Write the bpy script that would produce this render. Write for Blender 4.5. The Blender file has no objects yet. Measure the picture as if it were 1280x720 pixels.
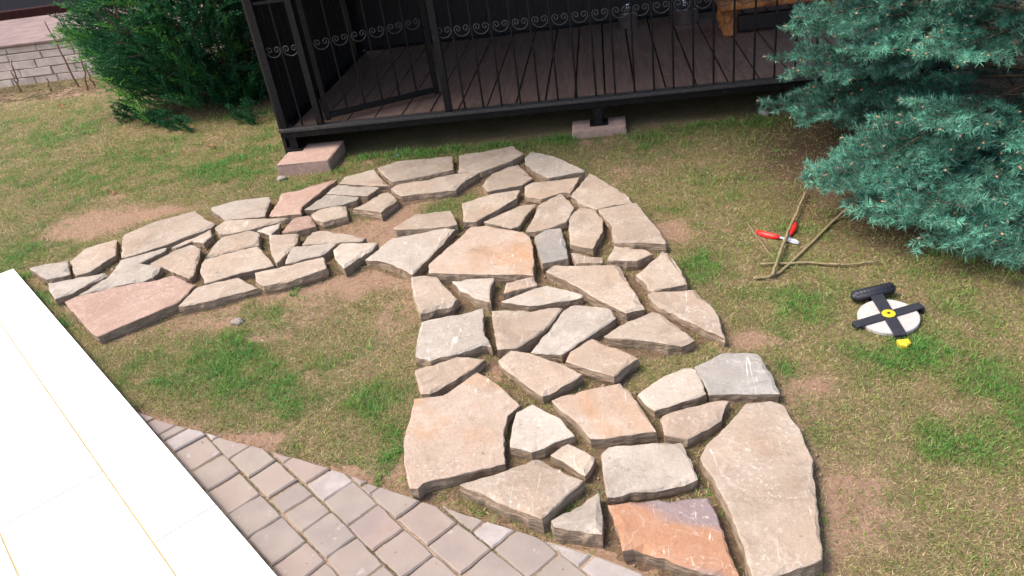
import bpy, bmesh, math, random
import numpy as np
from mathutils import Vector, Matrix
R = math.radians
random.seed(7); rng = np.random.default_rng(11)
scene = bpy.context.scene
col = scene.collection

# ---------------------------------------------------------------- camera
H, F = 1.8, 967.0                       # eye height (m), focal length in px of a 1280-wide picture
_d = np.array([250., 1640., 967.]); _d /= np.linalg.norm(_d)
_a = np.array([100., -585., 967.]); _a -= _d*_a.dot(_d); _a /= np.linalg.norm(_a)
WX, WY, WZ = np.cross(_a, -_d), _a, -_d
CM = np.stack([WX, WY, WZ])             # camera (right, down, forward) -> world
def at(px, py, z=0.0):
    r = CM @ np.array([px-640., py-360., F]); t = (z-H)/r[2]
    return np.array([r[0]*t, r[1]*t, z])
def ground2(px, py, z=0.0):
    p = at(px, py, z); return (p[0], p[1])
cam = bpy.data.cameras.new('camera'); camo = bpy.data.objects.new('camera', cam); col.objects.link(camo)
cam.sensor_width = 36.0; cam.lens = 36.0*F/1280.0; cam.clip_start = 0.05; cam.clip_end = 500
ex, ey, ez = CM @ np.array([1., 0, 0]), CM @ np.array([0, -1., 0]), CM @ np.array([0, 0, -1.])
camo.matrix_world = Matrix(((ex[0], ey[0], ez[0], 0), (ex[1], ey[1], ez[1], 0), (ex[2], ey[2], ez[2], H), (0, 0, 0, 1)))
scene.camera = camo
# ---------------------------------------------------------------- sky, sun, exposure
SUN_EL = R(58); SUN_FROM = (-0.95, -0.14)        # horizontal direction the light comes from
world = bpy.data.worlds.new('World'); scene.world = world; world.use_nodes = True
nt = world.node_tree
sky = nt.nodes.new('ShaderNodeTexSky'); sky.sky_type = 'NISHITA'; sky.sun_disc = False
sky.sun_elevation = SUN_EL; sky.sun_rotation = math.atan2(SUN_FROM[0], SUN_FROM[1])
sky.dust_density = 4.0; sky.air_density = 1.0; sky.ozone_density = 1.0
bg = nt.nodes['Background']; bg.inputs['Strength'].default_value = 0.15
nt.links.new(sky.outputs[0], bg.inputs[0])
sun = bpy.data.lights.new('sun', 'SUN'); suno = bpy.data.objects.new('sun', sun); col.objects.link(suno)
sun.energy = 1.5; sun.angle = R(24); sun.color = (1.0, 0.93, 0.84)
hx, hy = SUN_FROM; hl = math.hypot(hx, hy)
sd = Vector((hx/hl*math.cos(SUN_EL), hy/hl*math.cos(SUN_EL), math.sin(SUN_EL)))
suno.rotation_euler = sd.to_track_quat('Z', 'Y').to_euler(); suno.location = (-4, -2, 8)
scene.view_settings.view_transform = 'Standard'; scene.view_settings.look = 'None'
scene.view_settings.gamma = 1.0; scene.view_settings.exposure = 1.30
scene.render.engine = 'CYCLES'

# ================================================================ helpers
class MB:
    def __init__(s): s.v = []; s.f = []; s.m = []
    def add(s, vs, fs, mi=0):
        o = len(s.v); s.v += [tuple(map(float, p)) for p in vs]
        s.f += [tuple(i+o for i in f) for f in fs]; s.m += [mi]*len(fs); return s
    def box(s, lo, hi, mi=0, ch=0.0):
        (a, b, c), (d, e, f) = lo, hi
        if ch <= 0:
            return s.add([(a,b,c),(d,b,c),(d,e,c),(a,e,c),(a,b,f),(d,b,f),(d,e,f),(a,e,f)],
                         [(3,2,1,0),(4,5,6,7),(0,1,5,4),(1,2,6,5),(2,3,7,6),(3,0,4,7)], mi)
        bm = bmesh.new(); bmesh.ops.create_cube(bm, size=1)
        for v in bm.verts: v.co = Vector(((a+d)/2+v.co.x*(d-a), (b+e)/2+v.co.y*(e-b), (c+f)/2+v.co.z*(f-c)))
        bmesh.ops.bevel(bm, geom=bm.edges[:], offset=ch, segments=2, affect='EDGES', profile=.6)
        bm.verts.index_update(); s.add([v.co for v in bm.verts], [[v.index for v in q.verts] for q in bm.faces], mi); bm.free(); return s
    def bar(s, p, q, w, h, mi=0, up=(0,0,1)):
        p, q = Vector(p), Vector(q); t = (q-p).normalized(); u = Vector(up)
        if abs(t.dot(u)) > .95: u = Vector((0,1,0))
        n = t.cross(u).normalized(); b = n.cross(t)
        vs = []
        for c in (p, q):
            for (i, j) in ((-1,-1),(1,-1),(1,1),(-1,1)): vs.append(c+n*(w/2*i)+b*(h/2*j))
        return s.add(vs, [(0,1,2,3),(7,6,5,4),(0,4,5,1),(1,5,6,2),(2,6,7,3),(3,7,4,0)], mi)
    def tube(s, pts, rad, n=6, mi=0, cap=True):
        pts = [Vector(p) for p in pts]; k = len(pts)
        if not hasattr(rad, '__len__'): rad = [rad]*k
        t = (pts[1]-pts[0]).normalized(); u = t.orthogonal().normalized(); vs = []; fs = []
        for i, p in enumerate(pts):
            t2 = (pts[min(i+1, k-1)]-pts[max(i-1, 0)]).normalized()
            u = (u - t2*u.dot(t2)).normalized(); w = t2.cross(u)
            for j in range(n):
                a = 2*math.pi*j/n; vs.append(p+(u*math.cos(a)+w*math.sin(a))*rad[i])
        for i in range(k-1):
            for j in range(n):
                fs.append((i*n+j, i*n+(j+1) % n, (i+1)*n+(j+1) % n, (i+1)*n+j))
        if cap: fs.append(tuple(range(n-1, -1, -1))); fs.append(tuple(range((k-1)*n, k*n)))
        return s.add(vs, fs, mi)
    def lathe(s, prof, c=(0,0,0), n=32, mi=0):
        vs = []; fs = []; k = len(prof)
        for (r, z) in prof:
            for j in range(n):
                a = 2*math.pi*j/n; vs.append((c[0]+r*math.cos(a), c[1]+r*math.sin(a), c[2]+z))
        for i in range(k-1):
            for j in range(n): fs.append((i*n+j, i*n+(j+1) % n, (i+1)*n+(j+1) % n, (i+1)*n+j))
        return s.add(vs, fs, mi)
    def prism(s, poly, z0, z1, ch=0.0, mi=0):
        k = len(poly); inn = inset(poly, ch) if ch else poly
        vs = [(x, y, z0) for x, y in poly]+[(x, y, z1-ch) for x, y in poly]; fs = []
        fs.append(tuple(range(k-1, -1, -1)))
        for j in range(k): fs.append((j, (j+1) % k, k+(j+1) % k, k+j))
        if ch:
            vs += [(x, y, z1) for x, y in inn]
            for j in range(k): fs.append((k+j, k+(j+1) % k, 2*k+(j+1) % k, 2*k+j))
            fs.append(tuple(range(2*k, 3*k)))
        else: fs.append(tuple(range(k, 2*k)))
        return s.add(vs, fs, mi)
    def build(s, name, mats, parent=None, loc=None, smooth=False):
        me = bpy.data.meshes.new(name); me.from_pydata(s.v, [], s.f); 
        if not isinstance(mats, (list, tuple)): mats = [mats]
        for m in mats: me.materials.append(m)
        if len(mats) > 1: me.polygons.foreach_set('material_index', s.m)
        if smooth: me.polygons.foreach_set('use_smooth', [True]*len(s.f))
        me.validate(); me.update()
        return link(name, me, parent, loc)
def link(name, me, parent=None, loc=None):
    o = bpy.data.objects.new(name, me); col.objects.link(o)
    if parent is not None: o.parent = parent
    if loc is not None: o.location = loc
    return o
def empty(name, loc=(0,0,0)):
    o = bpy.data.objects.new(name, None); col.objects.link(o); o.location = loc; o.empty_display_size = .1; return o
def tag(o, label=None, cat=None, group=None, kind=None):
    if label: o['label'] = label
    if cat: o['category'] = cat
    if group: o['group'] = group
    if kind: o['kind'] = kind
    return o
def area2(p): return sum(p[i][0]*p[(i+1) % len(p)][1]-p[(i+1) % len(p)][0]*p[i][1] for i in range(len(p)))/2
def ccw(p): return list(p) if area2(p) > 0 else list(p)[::-1]
def inset(poly, d):
    k = len(poly); out = []
    for i in range(k):
        a, b, c = Vector(poly[i-1]), Vector(poly[i]), Vector(poly[(i+1) % k])
        t1, t2 = (b-a), (c-b)
        if t1.length < 1e-6 or t2.length < 1e-6: out.append(tuple(b)); continue
        t1.normalize(); t2.normalize(); n1, n2 = Vector((-t1.y, t1.x)), Vector((-t2.y, t2.x))
        n = n1+n2
        if n.length < .2: n = n1
        n.normalize(); m = 1/max(.45, n.dot(n1)); p = b+n*d*m; out.append((p.x, p.y))
    return out
def vn(x, y, sc, seed=0):
    x = np.asarray(x)/sc+seed*17.3+100; y = np.asarray(y)/sc+seed*9.1+100
    xi, yi = np.floor(x).astype(np.int64), np.floor(y).astype(np.int64); fx, fy = x-xi, y-yi
    fx = fx*fx*(3-2*fx); fy = fy*fy*(3-2*fy)
    def h(a, b):
        n = (a*374761393+b*668265263+seed*974711) & 0x7fffffff; n = ((n ^ (n >> 13))*1274126177) & 0x7fffffff
        return ((n ^ (n >> 16)) & 0xffff)/65535.
    return (h(xi,yi)*(1-fx)+h(xi+1,yi)*fx)*(1-fy)+(h(xi,yi+1)*(1-fx)+h(xi+1,yi+1)*fx)*fy
def fbm(x, y, sc, seed=0, o=3):
    s = 0; w = 0; a = 1
    for i in range(o): s = s+a*vn(x, y, sc/2**i, seed+i); w += a; a *= .55
    return s/w
def sstep(a, b, x): t = np.clip((x-a)/(b-a), 0, 1); return t*t*(3-2*t)
def inpoly(px, py, poly):
    px = np.asarray(px); py = np.asarray(py); c = np.zeros(px.shape, bool); k = len(poly)
    for i in range(k):
        x1, y1 = poly[i]; x2, y2 = poly[(i+1) % k]
        if y1 == y2: continue
        c ^= ((y1 > py) != (y2 > py)) & (px < (x2-x1)*(py-y1)/(y2-y1)+x1)
    return c

# ---------------------------------------------------------------- materials
class G:                                   # tiny node-graph writer
    def __init__(s, name, rough=.8, spec=.3):
        s.mat = bpy.data.materials.new(name); s.mat.use_nodes = True; s.t = s.mat.node_tree
        s.b = s.t.nodes['Principled BSDF']; s.b.inputs['Roughness'].default_value = rough
        s.b.inputs['Specular IOR Level'].default_value = spec
    def n(s, ty, **k):
        q = s.t.nodes.new('ShaderNode'+ty)
        for a, b in k.items(): setattr(q, a, b)
        return q
    def L(s, a, b): s.t.links.new(a, b)
    def put(s, sock, v):
        if isinstance(v, (int, float)): sock.default_value = v
        elif isinstance(v, tuple): sock.default_value = v if len(v) != 3 or sock.type == 'VECTOR' else (*v, 1)
        else: s.L(v, sock)
    def coord(s, seed=True):
        c = s.n('TexCoord').outputs['Object']
        if not seed: return c
        i = s.n('ObjectInfo'); m = s.n('VectorMath', operation='SCALE'); m.inputs[0].default_value = (37, 71, 13); s.L(i.outputs['Random'], m.inputs['Scale'])
        a = s.n('VectorMath', operation='ADD'); s.L(c, a.inputs[0]); s.L(m.outputs[0], a.inputs[1]); return a.outputs[0]
    def scale(s, v, k):
        m = s.n('VectorMath', operation='MULTIPLY'); s.L(v, m.inputs[0]); m.inputs[1].default_value = k; return m.outputs[0]
    def noise(s, v, sc, det=4, ro=.55, dist=0):
        q = s.n('TexNoise'); s.L(v, q.inputs['Vector']); q.inputs['Scale'].default_value = sc; q.inputs['Detail'].default_value = det
        q.inputs['Roughness'].default_value = ro; q.inputs['Distortion'].default_value = dist; return q.outputs['Fac']
    def ramp(s, f, a, b, lo=0., hi=1.):
        q = s.n('MapRange'); q.clamp = True; s.L(f, q.inputs[0])
        for i, v in zip((1, 2, 3, 4), (a, b, lo, hi)): q.inputs[i].default_value = v
        return q.outputs[0]
    def mix(s, f, a, b, mode='MIX'):
        q = s.n('MixRGB', blend_type=mode); s.put(q.inputs[0], f); s.put(q.inputs[1], a); s.put(q.inputs[2], b); return q.outputs[0]
    def math(s, op, a, b=0.):
        q = s.n('Math', operation=op); s.put(q.inputs[0], a); s.put(q.inputs[1], b); return q.outputs[0]
    def attr(s, nm, out='Fac'): return s.n('Attribute', attribute_name=nm).outputs[out]
    def rand(s): return s.n('ObjectInfo').outputs['Random']
    def col(s, v): s.put(s.b.inputs['Base Color'], v); return s
    def bump(s, hs, st=.4, dist=.01):
        prev = None
        for h, k in hs:
            q = s.n('Bump'); s.L(h, q.inputs['Height']); q.inputs['Strength'].default_value = st; q.inputs['Distance'].default_value = k
            if prev: s.L(prev, q.inputs['Normal'])
            prev = q.outputs[0]
        s.L(prev, s.b.inputs['Normal']); return s

def stone_mat(name, c1, c2, c3, stain=0.0, stc=(.5,.25,.1), stain_sc=2.2, band=0.0):
    g = G(name, .82, .25); v = g.coord()
    n1 = g.noise(v, 4.5, 6, .6, .4); n2 = g.noise(v, 16, 5, .65); n3 = g.noise(v, 70, 4, .7)
    c = g.mix(g.ramp(n1, .35, .68), c1, c2)
    c = g.mix(g.ramp(n2, .48, .72, 0, .55), c, c3)
    r = g.ramp(g.rand(), 0, 1, .96, 1.18)
    c = g.mix(g.ramp(g.noise(v, 1.8, 3, .5), .4, .62, 0, .5), c, c2)
    c = g.mix(g.ramp(g.noise(v, 110, 3, .8), .5, .68, 0, .35), c, (c2[0]*.62, c2[1]*.6, c2[2]*.58))
    hs = g.n('HueSaturation'); g.put(hs.inputs['Color'], c); g.L(r, hs.inputs['Value']); c = hs.outputs[0]
    if stain:
        s1 = g.ramp(g.noise(v, stain_sc, 5, .6, .6), .50, .66, 0, stain); c = g.mix(s1, c, stc)
    if band:
        w = g.n('TexWave'); w.wave_type = 'BANDS'; w.bands_direction = 'DIAGONAL'; g.L(g.scale(v, (.6, 1, 1)), w.inputs['Vector'])
        w.inputs['Scale'].default_value = 1.6; w.inputs['Distortion'].default_value = 5; w.inputs['Detail'].default_value = 4; w.inputs['Detail Scale'].default_value = 1.5
        c = g.mix(g.ramp(w.outputs['Fac'], .45, .8, 0, band), c, (.185, .155, .165))
    chalk = g.math('MULTIPLY', g.ramp(n3, .55, .64), g.ramp(g.noise(v, 6, 4), .44, .62))
    c = g.mix(g.math('MULTIPLY', chalk, .5), c, (.55, .50, .44))
    sc = g.noise(g.scale(v, (34, 3.2, 3)), 1.4, 3, .6, 1.2)
    c = g.mix(g.ramp(sc, .67, .71, 0, .5), c, (.64, .59, .54))
    vein = g.math('ABSOLUTE', g.math('SUBTRACT', g.noise(v, 3.1, 4, .6, .8), .5)); c = g.mix(g.ramp(vein, .010, .0, 0, .22), c, (.56, .49, .42))
    c = g.mix(g.ramp(g.noise(v, 5.5, 6, .7, .8), .53, .70, 0, .55), c, (c2[0]*.70, c2[1]*.66, c2[2]*.60))
    dk = g.ramp(g.noise(v, 34, 3, .7), .62, .74, 0, .55); c = g.mix(dk, c, (.18, .125, .085))
    st_ = g.math('SNAP', g.math('ADD', g.noise(v, 2.6, 7, .62, .5), g.math('MULTIPLY', n3, .03)), .085)
    g.col(c); g.bump([(st_, .045), (n1, .016), (n2, .009), (n3, .0045)], .6); return g.mat
M = {}
M['st_beige'] = stone_mat('sandstone_beige', (.35,.285,.222), (.265,.206,.155), (.42,.355,.29), .38, (.34,.222,.145))
M['st_grey'] = stone_mat('sandstone_grey', (.325,.283,.235), (.25,.213,.174), (.40,.355,.305), .28, (.32,.228,.155))
M['st_pale'] = stone_mat('sandstone_pale', (.40,.348,.292), (.315,.266,.216), (.465,.415,.36), .22, (.36,.252,.17))
M['st_slate'] = stone_mat('sandstone_slate', (.285,.264,.235), (.215,.196,.174), (.37,.345,.315), .28, (.32,.24,.175))
M['st_red'] = stone_mat('sandstone_red', (.335,.222,.170), (.27,.172,.130), (.405,.295,.24), .40, (.34,.24,.19))
M['st_orange'] = stone_mat('sandstone_orange', (.35,.28,.22), (.30,.222,.166), (.41,.34,.28), .72, (.365,.19,.088), 2.0)
M['st_rust'] = stone_mat('sandstone_rust', (.34,.188,.110), (.275,.14,.082), (.40,.285,.205), .3, (.36,.165,.075), 3, .8)
def side_mat():
    g = G('sandstone_broken_side', .95, .1); v = g.coord(); n = g.noise(g.scale(v, (1, 1, 5)), 14, 5, .65); n2 = g.noise(v, 60, 4, .7)
    c = g.mix(g.ramp(n, .35, .65), (.22,.155,.108), (.36,.275,.195)); c = g.mix(g.ramp(n2, .55, .78, 0, .5), c, (.13,.085,.055))
    g.col(c); g.bump([(n, .02), (n2, .006)], .8); return g.mat
M['st_side'] = side_mat()
def ground_mat():
    g = G('lawn_soil', 1.0, .05); v = g.coord(False); ba = g.attr('bare'); gr = g.attr('green')
    n1 = g.noise(v, 9, 5, .65); n2 = g.noise(v, 60, 5, .75); n3 = g.noise(v, 190, 3, .8)
    soil = g.mix(g.ramp(n2, .35, .68), (.31,.185,.122), (.46,.305,.215)); soil = g.mix(g.ramp(n3, .55, .75, 0, .6), soil, (.54,.39,.29))
    th = g.mix(g.ramp(n2, .35, .65), (.17,.122,.066), (.34,.255,.142)); th = g.mix(g.ramp(n3, .5, .7, 0, .7), th, (.10,.11,.04))
    th = g.mix(g.math('MULTIPLY', gr, .55), th, (.07,.10,.03))
    f = g.ramp(g.math('ADD', ba, g.math('MULTIPLY', g.math('SUBTRACT', n1, .5), .7)), .35, .7)
    c = g.mix(f, th, soil)
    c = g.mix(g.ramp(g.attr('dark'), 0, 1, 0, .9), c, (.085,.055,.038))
    g.col(c); g.bump([(n2, .02), (n3, .008)], .9); return g.mat
M['ground'] = ground_mat()
def bed_mat():
    g = G('dark_path_soil', 1.0, .05); v = g.coord(False); n2 = g.noise(v, 45, 5, .75); n3 = g.noise(v, 190, 3, .8); n1 = g.noise(v, 5, 3)  # darker brown than the lawn soil around it
    c = g.mix(g.ramp(n2, .35, .68), (.15,.095,.06), (.27,.18,.118)); c = g.mix(g.ramp(n3, .55, .72, 0, .8), c, (.34,.25,.155)); c = g.mix(g.ramp(n1, .5, .65, 0, .6), c, (.30,.19,.125))
    g.col(c); g.bump([(n2, .02), (n3, .01)], .9); return g.mat
M['bed'] = bed_mat()
def simple(name, c1, c2, sc=20, rough=.7, spec=.3, bump=.003, det=4, lo=.35, hi=.65, metal=0, seed=True, third=None):
    g = G(name, rough, spec); v = g.coord(seed); n = g.noise(v, sc, det, .62); c = g.mix(g.ramp(n, lo, hi), c1, c2)
    n2 = g.noise(v, sc*5, 3, .7)
    if third: c = g.mix(g.ramp(n2, .55, .72, 0, .7), c, third)
    g.col(c); g.b.inputs['Metallic'].default_value = metal
    if bump: g.bump([(n, bump), (n2, bump*.4)], .6)
    return g.mat
def paver_mat():
    g = G('concrete_paver', .8, .25); v = g.coord(); n = g.noise(v, 9, 5, .6); n2 = g.noise(v, 90, 4, .75); r = g.rand()
    cr = g.n('ValToRGB'); g.L(r, cr.inputs[0]); e = cr.color_ramp.elements; e[0].color = (.225,.176,.146,1); e[1].color = (.272,.210,.172,1)
    for p, c in ((.25,(.252,.182,.153,1)),(.5,(.235,.194,.158,1)),(.75,(.214,.174,.150,1))): q = e.new(p); q.color = c
    c = g.mix(g.ramp(n, .35, .7, 0, .55), cr.outputs[0], (.295,.246,.204)); c = g.mix(g.ramp(n2, .62, .72, 0, .6), c, (.15,.11,.095))
    c = g.mix(g.ramp(g.noise(v, 5, 4), .52, .66, 0, .5), c, (.20,.165,.15))
    c = g.mix(g.ramp(g.noise(v, 22, 3), .66, .72, 0, .4), c, (.42,.38,.35))
    g.col(c); g.bump([(n, .006), (n2, .002)], .5); return g.mat
M['paver'] = paver_mat()
M['paver_edge'] = simple('paver_pale_cut', (.33,.29,.265), (.26,.222,.20), 14, .85, .2, .004)
M['joint_sand'] = simple('joint_sand', (.20,.135,.09), (.33,.25,.165), 60, 1, .05, .004, seed=False, third=(.13,.11,.05))
M['terrace'] = simple('pale_terrace_stone', (.72,.715,.71), (.66,.65,.645), 6, .55, .4, .0008)
M['grout'] = simple('terrace_grout', (.36,.26,.10), (.42,.32,.15), 30, .9, .1, .001)
def black_metal():
    g = G('black_painted_steel', .34, .16); v = g.coord(); n = g.noise(v, 40, 4, .6)
    c = g.mix(g.ramp(n, .55, .8), (.008,.0075,.008), (.030,.026,.025)); g.col(c)
    g.L(g.ramp(n, .3, .8, .3, .55), g.b.inputs['Roughness']); g.bump([(n, .001)], .4); return g.mat
M['iron'] = black_metal()
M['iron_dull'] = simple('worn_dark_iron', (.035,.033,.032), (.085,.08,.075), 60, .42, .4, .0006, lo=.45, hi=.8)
def deck_mat(name, c1, c2):
    g = G(name, .62, .35); v = g.coord(); n = g.noise(g.scale(v, (14, 1.0, 10)), 3, 6, .65, .6); n2 = g.noise(v, 14, 5, .7)
    c = g.mix(g.ramp(n, .3, .7), c1, c2); c = g.mix(g.ramp(n2, .58, .72, 0, .45), c, (c2[0]*1.7, c2[1]*1.7, c2[2]*1.7)); g.col(c)
    g.bump([(n, .004), (n2, .002)], .6); return g.mat
M['deck'] = deck_mat('brown_deck_board', (.135,.080,.056), (.25,.160,.118))
M['wallboard'] = deck_mat('dark_stained_board', (.014,.010,.009), (.024,.017,.014))
M['roof'] = simple('dark_roof_sheet', (.03,.025,.024), (.05,.04,.035), 12, .8, .2, .002)
M['concrete'] = simple('pinkish_footing_concrete', (.40,.27,.215), (.31,.205,.165), 26, .95, .1, .004, third=(.48,.38,.32))
M['steel'] = simple('polished_steel', (.82,.82,.84), (.70,.70,.72), 30, .30, .5, 0, metal=1.0)
M['toolsteel'] = simple('tool_steel', (.50,.52,.56), (.38,.40,.43), 60, .35, .6, .0004)
M['blackplastic'] = simple('black_plastic', (.016,.017,.024), (.026,.027,.034), 70, .5, .4, .0006, third=(.06,.055,.05))
M['whitecoil'] = simple('white_tape_coil', (.44,.41,.385), (.37,.34,.315), 40, .6, .3, .0006, third=(.25,.20,.15))
M['yellow'] = simple('yellow_plastic', (.62,.47,.03), (.54,.38,.02), 40, .45, .4, .0004)
M['red'] = simple('red_vinyl_grip', (.78,.030,.022), (.70,.022,.018), 60, .38, .45, .0006)
M['stick'] = simple('peeled_branch_bark', (.185,.142,.076), (.26,.21,.118), 30, .9, .15, .004, third=(.09,.065,.035))
M['cut'] = simple('fresh_cut_wood', (.70,.60,.36), (.62,.52,.30), 60, .8, .2, .0005)
M['rodrust'] = simple('rusty_brown_rod', (.14,.075,.05), (.22,.13,.09), 60, .9, .15, .001)
M['leaf_dry'] = simple('dry_brown_leaf', (.24,.10,.05), (.33,.16,.08), 50, .8, .2, .001)
M['pebble'] = simple('pale_pebble', (.27,.23,.20), (.20,.165,.14), 40, .85, .2, .002)
M['blue'] = simple('blue_scrap', (.10,.20,.62), (.14,.28,.66), 40, .5, .4, .0005)
M['firewood'] = simple('split_log_wood', (.55,.22,.07), (.16,.055,.022), 14, .8, .2, .006, third=(.62,.36,.17))
M['bark'] = simple('grey_brown_bark', (.085,.062,.046), (.15,.115,.09), 30, .95, .1, .006)
M['twig'] = simple('spruce_twig', (.075,.052,.034), (.12,.085,.055), 60, .9, .1, .001)
M['block'] = simple('pale_wall_block', (.60,.50,.435), (.47,.375,.32), 9, .92, .15, .008, third=(.68,.60,.53))
M['ledge'] = simple('paved_ledge', (.17,.122,.11), (.24,.17,.15), 5, .9, .15, .004)
M['redkerb'] = simple('dark_red_kerb', (.022,.008,.008), (.034,.012,.011), 20, .9, .05, .003)
M['asphalt'] = simple('shaded_asphalt', (.007,.006,.008), (.012,.011,.013), 40, .95, .02, .004)  # near-black colour stands for shade lying on the asphalt
def leafmat(name, rough=.6, trans=.25, gain=1.0):
    g = G(name, rough, .3); c = g.attr('tint', 'Color'); g.col(c)
    tr = g.n('BsdfTranslucent'); g.L(c, tr.inputs[0]); mx = g.n('MixShader'); mx.inputs[0].default_value = trans
    out = g.t.nodes['Material Output']; g.L(g.b.outputs[0], mx.inputs[1]); g.L(tr.outputs[0], mx.inputs[2]); g.L(mx.outputs[0], out.inputs[0]); return g.mat
M['grass'] = leafmat('grass_blade', .55, .4); M['needle'] = leafmat('spruce_needle', .5, .12); M['juniper'] = leafmat('juniper_spray', .6, .2)

def big_mesh(name, V, T, C, mat, parent=None):
    """V (n,3) verts, T (m,3) triangles, C (n,3) colours"""
    me = bpy.data.meshes.new(name); n, m = len(V), len(T)
    me.vertices.add(n); me.vertices.foreach_set('co', np.asarray(V, np.float32).ravel())
    me.loops.add(m*3); me.loops.foreach_set('vertex_index', np.asarray(T, np.int32).ravel())
    me.polygons.add(m); me.polygons.foreach_set('loop_start', np.arange(0, m*3, 3, dtype=np.int32))
    me.update(calc_edges=True)
    a = me.attributes.new('tint', 'FLOAT_COLOR', 'POINT'); cc = np.ones((n, 4), np.float32); cc[:, :3] = C; a.data.foreach_set('color', cc.ravel())
    me.materials.append(mat); return link(name, me, parent)

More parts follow.
